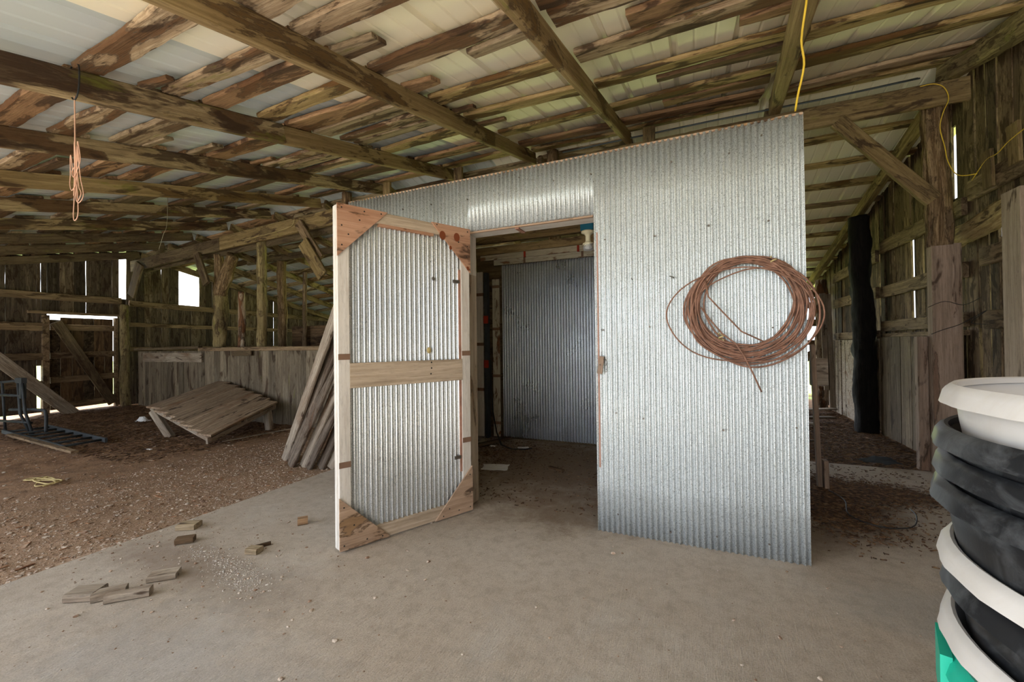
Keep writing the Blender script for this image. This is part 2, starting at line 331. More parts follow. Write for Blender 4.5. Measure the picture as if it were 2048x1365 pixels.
def plank_geo(L, w, t, rough=0., seg=1, seed=None, prof=None, bev=.12):
    """board along +X, width centred on Y, thickness 0..t in Z, bevelled section, wavy edges"""
    seed = rnd.random()*1000 if seed is None else seed
    if rough and seg == 1: seg = max(2, int(L/.06))
    vs = []; fs = []; b = min(t, w)*bev
    for i in range(seg+1):
        u = i/seg; x = L*u
        if prof: ya, yb = prof(u)
        else: ya, yb = -w/2, w/2
        if rough:
            ya += rough*(noise.noise((x*1.7, seed, 0))*1.6+noise.noise((x*7, seed, 3))*.7+noise.noise((x*22, seed, 5))*.25)
            yb += rough*(noise.noise((x*1.7, seed, 9))*1.6+noise.noise((x*7, seed, 13))*.7+noise.noise((x*22, seed, 15))*.25)
            zz = rough*.35*noise.noise((x*3, seed, 21)); xr = 0
            if i in (0, seg): xr = rough*.6
        else: zz = 0; xr = 0
        tt = t
        sec = [(ya+b, 0+zz), (yb-b, 0+zz), (yb, b+zz), (yb, tt-b), (yb-b, tt), (ya+b, tt), (ya, tt-b), (ya, b+zz)]
        for k, (y, z) in enumerate(sec):
            dx = xr*noise.noise((y*25, seed, 31)) if xr else 0
            vs.append((x+dx*2, y, z))
    for i in range(seg):
        for k in range(8): fs.append((i*8+k, (i+1)*8+k, (i+1)*8+(k+1) % 8, i*8+(k+1) % 8))
    fs.append(tuple(range(8))); fs.append(tuple(seg*8+k for k in range(7, -1, -1)))
    return vs, fs

def frame(A, B, up=(0, 0, 1)):
    A, B = Vector(A), Vector(B); x = (B-A).normalized(); z = Vector(up); z = (z-x*z.dot(x)).normalized(); y = z.cross(x)
    return Matrix(((x.x, y.x, z.x, A.x), (x.y, y.y, z.y, A.y), (x.z, y.z, z.z, A.z), (0, 0, 0, 1))), (B-A).length
def board(name, A, B, w, t, mat, up=(0, 0, 1), rough=0., label=None, cat=None, group=None, parent=None, prof=None, seg=1, center=False, bev=.12):
    """one plank as its own object: local X along its length (grain)"""
    mw, L = frame(A, B, up)
    vs, fs = plank_geo(L, w, t, rough, seg, None, prof, bev)
    if center: vs = [(x, y, z-t/2) for x, y, z in vs]
    o = mobj(name, vs, fs, mat, parent, mw)
    if parent is None: tag(o, label, cat, group, 'thing')
    return o
def log(name, A, B, r, mat, label=None, cat=None, group=None, parent=None, bumpy=.12, n=16, taper=.9, knots=0, ridge=0., seed=None):
    mw, L = frame(A, B, (0, 1, 0) if abs((Vector(B)-Vector(A)).normalized().y) < .9 else (1, 0, 0))
    seed = rnd.random()*500 if seed is None else seed
    seg = max(8, int(L/.045)); vs = []; fs = []
    kn = [(rnd.random()*L, rnd.random()*2*PI, rnd.uniform(.2, .5)) for _ in range(knots)]
    for i in range(seg+1):
        x = L*i/seg; rr = r*(1-(1-taper)*i/seg)
        cy = r*.35*noise.noise((x*1.2, seed, 1)); cz = r*.35*noise.noise((x*1.2, seed, 7))
        for k in range(n):
            th = 2*PI*k/n
            q = 1+bumpy*(noise.noise((math.cos(th)*1.3, math.sin(th)*1.3+seed, x*3.5))*1.5+noise.noise((math.cos(th)*4, math.sin(th)*4+seed, x*12))*.6)
            if ridge: q += ridge*noise.noise((math.cos(th)*9, math.sin(th)*9+seed, x*2.5))
            for kx, kt, ka in kn:
                d = ((x-kx)/r/.7)**2+((math.atan2(math.sin(th-kt), math.cos(th-kt)))/.5)**2
                if d < 4: q += ka*math.exp(-d)
            vs.append((x, cy+rr*q*math.cos(th), cz+rr*q*math.sin(th)))
    for i in range(seg):
        for k in range(n): fs.append((i*n+k, i*n+(k+1) % n, (i+1)*n+(k+1) % n, (i+1)*n+k))
    fs.append(tuple(range(n-1, -1, -1))); fs.append(tuple(seg*n+k for k in range(n)))
    o = mobj(name, vs, fs, mat, parent, mw, True)
    if parent is None: tag(o, label, cat, group)
    return o

# ------------------------------------------------------------------ the roof's shape
RY, RZ, SL, SLB = 5.15, 3.63, .243, .235      # ridge line, height of rafter undersides, slopes
X_L, X_R, Y_F, Y_B = -11.55, 2.5, -.95, 11.0
def drop(x): return .0085*max(0, -x-5)**2
def rz(x, y, h=0.):
    return RZ+h-drop(x)-(SL*(RY-y) if y < RY else SLB*(y-RY)*(1-.012*max(0, -x-3)))
def upn(y): return Vector((0, -SL, 1)).normalized() if y < RY else Vector((0, SLB, 1)).normalized()

# ------------------------------------------------------------------ ground and floor
def ground_h(x, y):
    h = -.10+.02*noise.noise((x*.8, y*.8, 0))+.012*noise.noise((x*3, y*3, 4))+.006*noise.noise((x*9, y*9, 4))
    if x < -3.4:
        h += .12*max(0, min(1, (-x-8.5)/2.5))*max(0, min(1, (y-2.6)/1.2))
        h += .04*math.exp(-((x+7.5)**2/2+(y-3.0)**2/.3))
        h += .035*max(0, 1-abs(x+3.42)/.25)
    elif y > 5: h += .05
    return h
xs = [X_L-.6+i*.09 for i in range(int((4.0-(X_L-.6))/.09)+1)]; ys = [-2.0+i*.09 for i in range(int(14.0/.09))]
vs = [(x, y, ground_h(x, y)) for x in xs for y in ys]; ny = len(ys)
fs = [(i*ny+j, (i+1)*ny+j, (i+1)*ny+j+1, i*ny+j+1) for i in range(len(xs)-1) for j in range(ny-1)]
tag(mobj('floor_dirt', vs, fs, M['dirt'], smooth=True), 'brown dirt and gravel floor left of and behind the concrete slab', 'floor', kind='structure')
n_ = 60
# slab with a slightly worn left edge
L_ = [(-3.40+.015*noise.noise((i*.4, 1, 1)), -6+i*11.2/n_) for i in range(n_+1)]
vs = []; fs = []
for x, y in L_: vs += [(x, y, 0), (x-.012, y, -.02), (x-.012, y, -.25)]
for i in range(n_): fs += [(i*3, i*3+3, i*3+4, i*3+1), (i*3+1, i*3+4, i*3+5, i*3+2)]
yb = L_[-1][1]; k = len(vs); vs += [(3.4, -6, 0), (3.4, yb, 0), (3.4, yb, -.25), (3.4, -6, -.25)]
top = [i*3 for i in range(n_+1)]+[k+1, k]
fs.append(tuple(top[::-1])); fs += [(n_*3, n_*3+1, n_*3+2, k+2, k+1)]
tag(mobj('floor', vs, fs, M['concrete']), 'pale broom finished concrete slab under the shed and the tubs', 'floor', kind='structure')
def lawn(x0, x1, y0, y1, n=30):
    vs = []; fs = []
    for i in range(n+1):
        for j in range(n+1):
            x = x0+(x1-x0)*i/n; y = y0+(y1-y0)*j/n; vs.append((x, y, -.06+.05*noise.noise((x*.3, y*.3, 0))))
    fs = [(i*(n+1)+j, (i+1)*(n+1)+j, (i+1)*(n+1)+j+1, i*(n+1)+j+1) for i in range(n) for j in range(n)]
    return vs, fs
m = MB()
for q in ((-60, X_L-.1, -20, 60), (2.6, 60, -20, 60), (X_L-.1, 2.6, 11.1, 60)): a, b = lawn(*q); m.add(a, b, .5)
tag(m.build('ground_grass', M['grass'], smooth=True), 'sunlit green grass outside the barn walls', 'grass', kind='structure')
m = MB(); m.add([(X_L-1, -30, -.22), (14, -30, -.22), (14, -1.9, -.16), (X_L-1, -1.9, -.16)], [(0, 1, 2, 3)])
tag(m.build('ground_yard', M['yard']), 'pale yard in front of the open barn side', 'yard', kind='structure')

# ------------------------------------------------------------------ roof sheets
def rib(x):
    t = (x+2.57) % .41
    if t > .205: t -= .41
    h = 0
    if abs(t) < .028: h = .026*(1-max(0, (abs(t)-.012)/.016))
    for c in (.137, -.137):
        d = abs(t-c)
        if d < .012: h = max(h, .006*(1-d/.012))
    return h
xr = []
x = X_L-.35
base = [-.04, -.028, -.012, .012, .028, .04, .125, .137, .149, -.149, -.137, -.125]
kmin = int((X_L+2.57)/.41)-2
for kk in range(kmin, 16):
    for b_ in sorted(base):
        xx = -2.57+kk*.41+b_
        if X_L-.3 < xx < X_R+.25: xr.append(xx)
xr = sorted(set(round(a, 4) for a in xr))
def sheet(name, y0, y1, label):
    n = 14; vs = []; fs = []
    for j in range(n+1):
        y = y0+(y1-y0)*j/n
        for x in xr: vs.append((x, y, rz(x, y, .215)+rib(x)))
    N = len(xr)
    fs = [(j*N+i, j*N+i+1, (j+1)*N+i+1, (j+1)*N+i) for j in range(n) for i in range(N-1)]
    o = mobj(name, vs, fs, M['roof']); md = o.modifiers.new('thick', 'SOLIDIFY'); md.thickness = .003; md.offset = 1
    return tag(o, label, 'roof', kind='structure')
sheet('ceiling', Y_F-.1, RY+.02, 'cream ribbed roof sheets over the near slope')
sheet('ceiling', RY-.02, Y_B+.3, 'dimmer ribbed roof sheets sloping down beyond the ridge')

# ------------------------------------------------------------------ rafters
RAF = [('D', 2.16), ('C', .69), ('B', -.75), ('A', -1.91), ('E', -3.15), ('F', -4.42), ('G', -5.80), ('H', -7.05), ('I', -8.3), ('J', -9.4), ('K', -10.4), ('L', -11.38)]
RX = dict(RAF)
ordn = ['first', 'second', 'third', 'fourth', 'fifth', 'sixth', 'seventh', 'eighth', 'ninth', 'tenth', 'eleventh', 'twelfth', 'thirteenth', 'fourteenth', 'fifteenth']
rdesc = {'D': 'rough bark edged end rafter over the right plank wall, near slope',
 'C': 'brown rafter carrying the yellow cord above the corner of the metal wall',
 'B': 'olive brown rafter reaching the metal wall above the doorway light',
 'A': 'long straight olive brown rafter crossing the top left of the ceiling',
 'F': 'tan rafter with black water marks, second from the hanging cord loop',
 'G': 'plain brown rafter crossing just behind the hanging cord loops',
 'H': 'dark blotched rafter below the cord loops, next one left of the plain brown rafter',
 'I': 'dark blotched rafter, third from the left gable wall beyond the cord loops',
 'J': 'dark brown rafter, fourth from the left gable wall', 'K': 'very dark rafter second from the left gable wall',
 'L': 'very dark end rafter against the left gable wall, near slope'}
rdesc['I'] = 'dark blotched rafter fourth from the left gable wall, near slope'; rdesc['J'] = 'dark brown rafter third from the left gable wall, near slope'
for k, x in RAF:
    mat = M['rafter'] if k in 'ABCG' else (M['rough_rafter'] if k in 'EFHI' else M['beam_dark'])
    if k == 'D': mat = M['post']
    y0, y1 = -.85, RY-.002
    w, t = .05, .148
    if k == 'D': w, t = .13, .17
    if k == 'C': w, t = .10, .15
    if k == 'E':
        ym = 2.42
        board('rafter', (x, y0, rz(x, y0)), (x, ym, rz(x, ym)), .07, .15, M['rough_rafter'], upn(0), rough=.006, seg=40, label='rough stained lower rafter length with a wire tied round it, ending in a splice', cat='rafter')
        board('rafter', (x-.005, ym+.005, rz(x, ym+.005)), (x, y1, rz(x, y1)), .055, .147, M['rafter'], upn(0), label='olive brown upper rafter length beyond the rough spliced one', cat='rafter')
        continue
    if k == 'A':
        pass
    xa = {'C': .25, 'B': -.84}.get(k, x); x = {'C': .80, 'B': -.69}.get(k, x)
    o = board('rafter', (xa, y0, rz(x, y0)), (x, y1, rz(x, y1)), w, t, mat, upn(0), rough=.02 if k == 'D' else (.004 if k in 'FHI' else 0), seg=60 if k in 'DFHI' else 1, label=rdesc[k], cat='rafter')
for k, x in RAF:      # rafters beyond the ridge
    if k in 'BA': pass
    xx = x+.06 if k != 'L' else x
    if k == 'D': xx = 2.22
    y0, y1 = RY+.01, 10.9
    mat = M['beam'] if k in 'DGF' else (M['rough_rafter'] if k in 'HIJ' else M['rail'])
    nm = {'D': 'pale brown end rafter over the right plank wall beyond the ridge', 'L': 'brown end rafter on the left gable wall beyond the ridge'}.get(k, 'rafter of the far roof slope, %s from the left gable wall' % ordn[11-[q for q, _ in RAF].index(k)])
    m1 = .5*(y0+y1)
    board('rafter', (xx, y0, rz(xx, y0)), (xx, y1, rz(xx, y1)), .05 if k != 'D' else .09, .14, mat, upn(9), label=nm, cat='rafter')

# ------------------------------------------------------------------ roof slabs (purlins), outlines per bay: X left, Y span there, X right, Y span there
BAYN = {'GF': 'behind the cord loops', 'FE': 'right of the hanging cord', 'EA': 'left of the long olive rafter', 'AB': 'right of the long olive rafter', 'BC': 'left of the yellow cord rafter', 'CD': 'right of the yellow cord rafter'}
def sl(name, bay, x0, a0, b0, x1, a1, b1, mat, desc, rough=.012, T=.035, lift=0., z=None):
    """live-edged slab: at x0 it spans slope positions a0..b0, at x1 a1..b1"""
    def yz(y, x): return Vector((x, y, rz(x, y, .150+lift)))
    a0 += .022; a1 += .022
    m0, m1 = (a0+b0)/2, (a1+b1)/2
    A = yz(m0, x0); B = yz(m1, x1); sc = math.sqrt(1+SL*SL)
    L = (B-A).length
    def prof(u):
        h = ((b0-a0)*(1-u)+(b1-a1)*u)/2*sc
        return -h, h
    board(name, A, B, .1, T, M[mat], upn(m0), rough=rough, prof=prof, seg=max(6, int(L/.03)), label=desc, cat='purlin', bev=.2)
P = [
 # bay F-E
 ('FE', -4.40, 1.08, 1.28, -3.17, 1.07, 1.25, 'slab_b', 'brown slab at the top left image corner'),
 ('FE', -4.42, 1.42, 1.60, -3.17, 1.40, 1.57, 'slab_a', 'dark rotten slab beside the hanging cord'),
 ('FE', -4.42, 1.77, 2.01, -3.17, 1.75, 1.95, 'slab_d', 'rough grey brown slab right of the hanging cord'),
 ('FE', -4.42, 2.52, 2.73, -3.17, 2.42, 2.72, 'slab_b', 'brown slab wide at its right end'),
 ('FE', -4.42, 3.11, 3.27, -3.40, 3.03, 3.20, 'slab_a', 'short ragged slab'),
 ('FE', -4.42, 3.33, 3.51, -3.17, 3.28, 3.50, 'slab_d', 'smooth grey slab'),
 ('FE', -4.42, 3.60, 3.82, -3.17, 3.55, 3.80, 'slab_a', 'rusty brown slab below the smooth grey one'),
 ('FE', -4.42, 4.13, 4.46, -3.17, 4.11, 4.46, 'slab_dark', 'dark wide slab, second from the ridge beam'),
 ('FE', -4.42, 4.90, 5.10, -3.17, 4.80, 5.10, 'slab_b', 'brown slab next to the ridge beam'),
 # bay G-F
 ('GF', -5.80, 1.02, 1.22, -4.42, 1.05, 1.25, 'slab_dark', 'dark slab at the left image edge'),
 ('GF', -5.80, 1.50, 1.71, -4.42, 1.46, 1.68, 'slab_a', 'mottled slab with a stub beside it'),
 ('GF', -5.80, 2.04, 2.27, -4.42, 1.96, 2.20, 'slab_b', 'plain brown slab behind the cord loops'),
 ('GF', -5.80, 2.40, 2.65, -4.42, 2.33, 2.56, 'slab_b', 'brown slab, fifth from the ridge beam'),
 ('GF', -5.80, 2.92, 3.16, -4.42, 2.87, 3.10, 'slab_dark', 'dark brown slab, fourth from the ridge beam'),
 ('GF', -5.80, 3.56, 3.83, -4.42, 3.48, 3.70, 'slab_dark', 'dark slab, third from the ridge beam'),
 ('GF', -5.80, 4.28, 4.48, -4.42, 4.14, 4.36, 'slab_b', 'brown slab, second from the ridge beam'),
 ('GF', -5.80, 4.91, 5.07, -4.42, 4.81, 4.99, 'slab_dark', 'dark slab next to the ridge beam'),
 # bay E-A
 ('EA', -3.13, 1.08, 1.25, -1.93, 1.04, 1.23, 'slab_a', 'wide pale slab with dark brown stains, top left'),
 ('EA', -3.13, 1.52, 1.65, -1.93, 1.50, 1.69, 'slab_a', 'mossy ended slab with red brown stains'),
 ('EA', -3.13, 1.76, 1.94, -1.93, 1.73, 1.90, 'slab_b', 'smooth brown slab below the mossy ended one'),
 ('EA', -3.13, 2.16, 2.34, -1.93, 2.06, 2.25, 'slab_c', 'yellowish mossy slab'),
 ('EA', -3.13, 2.40, 2.66, -1.93, 2.43, 2.62, 'slab_b', 'red brown slab with a grey slab nailed against it'),
 ('EA', -3.13, 2.67, 2.89, -1.93, 2.63, 2.82, 'slab_d', 'grey striped slab against the red brown one'),
 ('EA', -3.13, 3.00, 3.16, -1.93, 2.90, 3.08, 'slab_a', 'ragged slab with nails sticking out'),
 ('EA', -3.13, 3.17, 3.34, -1.93, 3.10, 3.26, 'slab_d', 'grey slab against the ragged nail slab'),
 ('EA', -3.13, 3.57, 3.77, -1.93, 3.44, 3.69, 'slab_c', 'golden brown slab, third from the ridge beam'),
 ('EA', -3.13, 4.18, 4.44, -1.93, 4.13, 4.37, 'slab_b', 'brown slab, second from the ridge beam'),
 ('EA', -3.13, 4.80, 5.02, -1.93, 4.68, 4.98, 'slab_c', 'golden slab next to the ridge beam'),
 # bay A-B
 ('AB', -1.89, 1.16, 1.39, -.80, 1.16, 1.38, 'slab_a', 'wide brown burred slab at the top image edge'),
 ('AB', -1.89, 1.47, 1.64, -.80, 1.47, 1.64, 'slab_a', 'grey barked slab with a green tuft'),
 ('AB', -1.89, 2.04, 2.23, -.80, 1.99, 2.20, 'slab_a', 'knobbly pale slab with dark brown stains'),
 ('AB', -1.89, 2.69, 2.90, -.80, 2.67, 2.87, 'slab_c', 'straight golden brown slab'),
 ('AB', -1.89, 3.23, 3.42, -.80, 3.27, 3.48, 'slab_c', 'golden slab with a dark lower edge'),
 ('AB', -1.89, 3.95, 4.17, -.80, 3.94, 4.13, 'slab_c', 'blackened slab, third from the ridge beam'),
 ('AB', -1.89, 4.52, 4.75, -.80, 4.56, 4.76, 'slab_b', 'brown slab, second from the ridge beam'),
 ('AB', -1.89, 4.92, 5.12, -.80, 5.0, 5.14, 'slab_c', 'golden slab next to the ridge beam'),
 # bay B-C
 ('BC', -.71, 2.12, 2.33, .64, 2.16, 2.34, 'slab_a', 'figured slab with a pale knot'),
 ('BC', -.33, 2.39, 2.62, .64, 2.37, 2.50, 'slab_b', 'wide smooth brown board cut square at its left end'),
 ('BC', -.71, 2.67, 2.87, .64, 2.63, 2.83, 'slab_a', 'wavy grained tan slab with a knot'),
 ('BC', -.71, 3.29, 3.47, .64, 3.25, 3.45, 'slab_c', 'golden slab with a thin dark slab beside it'),
 ('BC', -.71, 3.95, 4.15, .64, 3.90, 4.10, 'slab_c', 'speckled golden slab'),
 ('BC', -.71, 4.52, 4.76, .64, 4.60, 4.86, 'slab_b', 'warm brown slab, second from the ridge beam'),
 ('BC', -.71, 4.98, 5.12, .64, 4.97, 5.13, 'slab_c', 'golden slab next to the ridge beam'),
 # bay C-D
 ('CD', .75, 3.36, 3.57, 2.35, 3.34, 3.46, 'slab_c', 'golden slab highest in the image'),
 ('CD', .75, 3.95, 4.22, 2.35, 3.90, 4.07, 'slab_c', 'long grey golden slab'),
 ('CD', .75, 4.72, 4.93, 2.35, 4.55, 4.80, 'slab_a', 'dark edged slab'),
 ('CD', .75, 4.96, 5.14, 2.35, 4.93, 5.12, 'slab_c', 'golden slab next to the ridge beam'),
 ('CD', .75, 2.70, 2.92, 2.35, 2.66, 2.86, 'slab_a', 'tan slab nearest the open side'),
]
for bay, x0, a0, b0, x1, a1, b1, mat, d in P:
    sl('purlin', bay, x0, a0, b0, x1, a1, b1, mat, d+', '+BAYN[bay], lift=rnd.uniform(0, .012))
STUB = [
 ('EA', -3.12, 1.39, 1.47, -2.9, 1.43, 1.49, 'slab_a', 'thin stub end peeping over the wire tied rafter'),
 ('AB', -1.90, 1.73, 1.90, -1.60, 1.76, 1.90, 'slab_d', 'short bark covered stub with a rounded end, right of the long olive rafter'),
 ('AB', -1.27, 2.23, 2.35, -.80, 2.18, 2.30, 'slab_d', 'grey broken ended stub against the knobbly pale slab'),
 ('AB', -1.90, 2.37, 2.56, -1.66, 2.40, 2.52, 'slab_b', 'brown rounded stub above the golden slab, right of the long olive rafter'),
 ('AB', -1.90, 3.05, 3.16, -1.70, 3.07, 3.15, 'slab_b', 'small brown stub, third down the right side of the long olive rafter'),
 ('AB', -1.90, 3.52, 3.64, -1.62, 3.54, 3.64, 'slab_dark', 'small dark stub, fourth down the right side of the long olive rafter'),
 ('BC', -.72, 1.92, 2.09, -.58, 1.94, 2.10, 'slab_a', 'short square stub at the top of the doorway rafter'),
 ('BC', .28, 2.86, 2.99, .64, 2.85, 3.0, 'slab_b', 'short brown stub left of the yellow cord rafter'),
 ('BC', -.25, 3.50, 3.62, .64, 3.47, 3.64, 'slab_dark', 'thin dark slab against the golden one, left of the yellow cord rafter'),
 ('BC', -.24, 4.16, 4.38, .64, 4.12, 4.34, 'slab_b', 'ragged ended brown slab against the speckled golden one'),
 ('FE', -4.36, 1.98, 2.05, -4.05, 1.98, 2.08, 'slab_d', 'rounded grey stub over the tan water marked rafter'),
 ('FE', -4.40, 2.33, 2.42, -4.0, 2.34, 2.45, 'slab_d', 'low rounded stub over the tan water marked rafter, nearer the ridge'),
 ('FE', -4.40, 2.95, 3.06, -4.1, 2.96, 3.07, 'slab_b', 'brown stub over the tan water marked rafter beside the ragged slab'),
 ('GF', -5.85, 1.72, 1.86, -5.2, 1.73, 1.88, 'slab_dark', 'dark stub with a rounded end above the plain brown rafter'),
]
for bay, x0, a0, b0, x1, a1, b1, mat, d in STUB:
    sl('purlin_stub', bay, x0, a0, b0, x1, a1, b1, mat, d, lift=-.004, T=.03)
# bays towards the left gable and the far slope
order = 'GHIJKL'
cnt = 0
for bi in range(5):
    xr_, xl_ = RX[order[bi]], RX[order[bi+1]]
    yy = 1.15+.2*rnd.random(); k = 0; rows = []
    while yy < 5.0:
        w = rnd.uniform(.17, .30); rows.append((yy, w)); yy += w+rnd.uniform(.26, .42)
    for i, (yy, w) in enumerate(rows):
        yy = min(yy, 5.12-w)
        sl('purlin', '', xl_, yy, yy+w, xr_, yy+rnd.uniform(-.05, .05), yy+w+rnd.uniform(-.05, .02), rnd.choice(['slab_dark', 'slab_dark', 'slab_b', 'slab_d', 'beam_dark']),
           'dark purlin %s from the ridge beam, %s bay from the left gable' % (ordn[len(rows)-1-i], ordn[4-bi]), lift=rnd.uniform(0, .01))
def slb(x0, x1, y, w, mat, d):
    A = Vector((x0, y, rz(x0, y, .145))); B = Vector((x1, y+rnd.uniform(-.04, .04), 0)); B.z = rz(x1, B.y, .145)
    board('purlin', A, B, w, .035, M[mat], upn(9), rough=.012, seg=max(6, int((x1-x0)/.04)), label=d, cat='purlin', bev=.2)
names = [q for q, _ in RAF]
for bi in range(11):
    xr_, xl_ = RAF[bi][1], RAF[bi+1][1]
    if names[bi] == 'D': xr_ = 2.42
    ys_ = [5.42+.50*i for i in range(11)]
    for i, y in enumerate(ys_):
        rightish = bi <= 1
        w = rnd.uniform(.10, .13) if rightish else rnd.uniform(.16, .24)
        mt = rnd.choice(['slab_b', 'slab_c', 'rail']) if rightish else rnd.choice(['slab_b', 'slab_a', 'slab_dark', 'slab_d'])
        slb(xl_, xr_, y+(0 if rightish else rnd.uniform(-.08, .08)), w, mt, 'far slope purlin, %s below the ridge, %s bay from the right wall' % (ordn[i], ordn[bi]))

# ------------------------------------------------------------------ ridge beam and posts
def hbeam(name, A, B, h, t, mat, label, cat='beam', up=(0, -1, 0), rough=0., seg=1, parent=None):
    return board(name, A, B, h, t, mat, up, rough=rough, seg=seg, label=label, cat=cat, center=True, parent=parent)
hbeam('ridge_beam', (-1.2, 5.05, 3.495), (2.28, 5.05, 3.50), .215, .045, M['beam'], 'wide brown ridge beam board running right to the bark post')
hbeam('ridge_beam', (-5.15, 5.05, 3.43), (-1.26, 5.05, 3.49), .17, .045, M['beam'], 'brown ridge beam board just above the top of the metal wall')
hbeam('ridge_beam', (-1.2, 5.28, 3.60), (2.02, 5.28, 3.60), .10, .04, M['beam'], 'upper ridge board behind the wide brown ridge beam, right')
hbeam('ridge_beam', (-8.35, 5.05, 3.27), (-5.1, 5.05, 3.40), .26, .05, M['beam'], 'olive brown ridge beam board left of the open metal door', rough=.004, seg=40)
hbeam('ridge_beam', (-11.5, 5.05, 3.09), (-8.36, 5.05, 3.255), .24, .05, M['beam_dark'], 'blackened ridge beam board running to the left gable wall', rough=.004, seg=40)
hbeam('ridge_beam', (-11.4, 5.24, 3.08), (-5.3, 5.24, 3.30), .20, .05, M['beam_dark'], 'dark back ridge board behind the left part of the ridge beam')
for x, d in ((-.45, 'short upright cleat on the ridge beam beside the doorway rafter'), (-2.98, 'short upright cleat on the ridge beam above the open metal door, right one'), (-4.23, 'short upright cleat on the ridge beam above the open metal door, left one')):
    board('ridge_cleat', (x, 5.0, 3.42), (x, 5.0, 3.72), .13, .05, M['beam'], (0, -1, 0), label=d, cat='cleat')
log('post', (-1.68, 5.19, 0), (-1.68, 5.19, 3.78), .085, M['bark'], 'bark covered post whose top shows above the metal wall near the long olive rafter', 'post', ridge=.2)
log('post', (-5.22, 5.19, -.12), (-5.22, 5.17, 3.78), .085, M['bark'], 'bark covered post whose top shows beside the upper corner of the open door', 'post', ridge=.2)
log('post', (2.10, 5.17, 2.12), (2.08, 5.17, 3.58), .09, M['bark'], 'thick shaggy bark post carrying the right end of the ridge beam', 'post', ridge=.45, n=40, taper=.95, bumpy=.05)
board('door_post', (2.13, 5.22, 0), (2.13, 5.22, 2.13), .21, .12, M['pinkwood'], (0, -1, 0), label='broad planed plank post below the shaggy bark post, wire twisted round it', cat='post')
board('door_post', (2.00, 5.30, 0), (2.00, 5.30, 1.28), .09, .08, M['pinkwood'], (0, -1, 0), label='short pinkish post left of the broad plank post, beside the stall boards', cat='post')
board('brace', (1.30, 5.02, 3.40), (2.00, 5.02, 2.52), .13, .05, M['beam'], (0, -1, 0), rough=.006, seg=24, label='diagonal brace from the ridge beam down to the shaggy bark post', cat='brace')
log('post', (2.22, 7.42, -.08), (2.19, 7.48, 3.03), .13, M['char'], 'black charred log post in the right passage', 'post', bumpy=.16, n=24, knots=7)
log('post', (2.17, 9.55, -.08), (2.20, 9.5, 2.40), .11, M['pale'], 'crooked post with pale peeling bark at the far end of the right passage', 'post', bumpy=.22, n=24, knots=3)
# left row of posts on the stall wall
log('post', (-11.36, 4.86, -.1), (-11.36, 4.86, 2.22), .085, M['post'], 'yellowish round post at the gate, standing on the stall wall line', 'post', n=20)
fk = thing('forked_post', 'mossy forked post rising from the stall wall with two limbs under the ridge beam', 'post', (-8.66, 5.25, -.1))
log('trunk', (0, 0, 0), (-.04, 0, 2.52), .125, M['post'], parent=fk, bumpy=.2, n=20, knots=3)
log('limb', (-.04, .0, 2.4), (-.06, -.02, 3.22), .10, M['bark'], parent=fk, n=20, ridge=.2)
log('limb', (.03, -.02, 2.45), (.62, -.16, 3.12), .11, M['bark'], parent=fk, n=20, ridge=.2, bumpy=.2)
board('brace', (-8.97, 5.0, 3.1), (-8.66, 5.0, 2.50), .18, .05, M['beam_dark'], (0, -1, 0), label='wide dark brace board left of the forked post', cat='brace')
board('brace', (-11.3, 4.98, 2.42), (-10.95, 4.98, 3.1), .26, .05, M['beam_dark'], (0, -1, 0), label='wide dark brace board above the yellowish gate post', cat='brace')
log('post', (-8.2, 5.35, -.1), (-8.2, 5.35, 2.36), .07, M['pale'], 'thin pinkish post just right of the forked post', 'post')
log('post', (-7.36, 5.18, -.1), (-7.36, 5.18, 3.26), .09, M['post'], 'straight olive post in the middle of the stall wall', 'post', n=20, bumpy=.16, knots=3)
log('post', (-8.55, 6.5, -.1), (-8.55, 6.5, 3.2), .10, M['bark'], 'darker bark post standing behind the stall wall, right of the straight olive post', 'post', n=18, ridge=.2)
log('post', (-7.85, 6.52, -.1), (-7.85, 6.52, 2.9), .05, M['rail'], 'thin grey post furthest right behind the stall wall', 'post')
hbeam('cross_beam', (-9.6, 6.42, 3.26), (-5.2, 6.42, 3.28), .14, .05, M['beam_dark'], 'dark cross beam under the far slope behind the stall posts')
board('brace', (-6.13, 5.0, 3.36), (-5.62, 5.0, 2.7), .16, .05, M['rail'], (0, -1, 0), label='brace board beside the open door, below the olive ridge beam', cat='brace')
board('brace', (-5.95, 4.93, 3.0), (-5.50, 4.93, 2.4), .22, .04, M['beam'], (0, -1, 0), label='second wider brace board beside the open door', cat='brace')

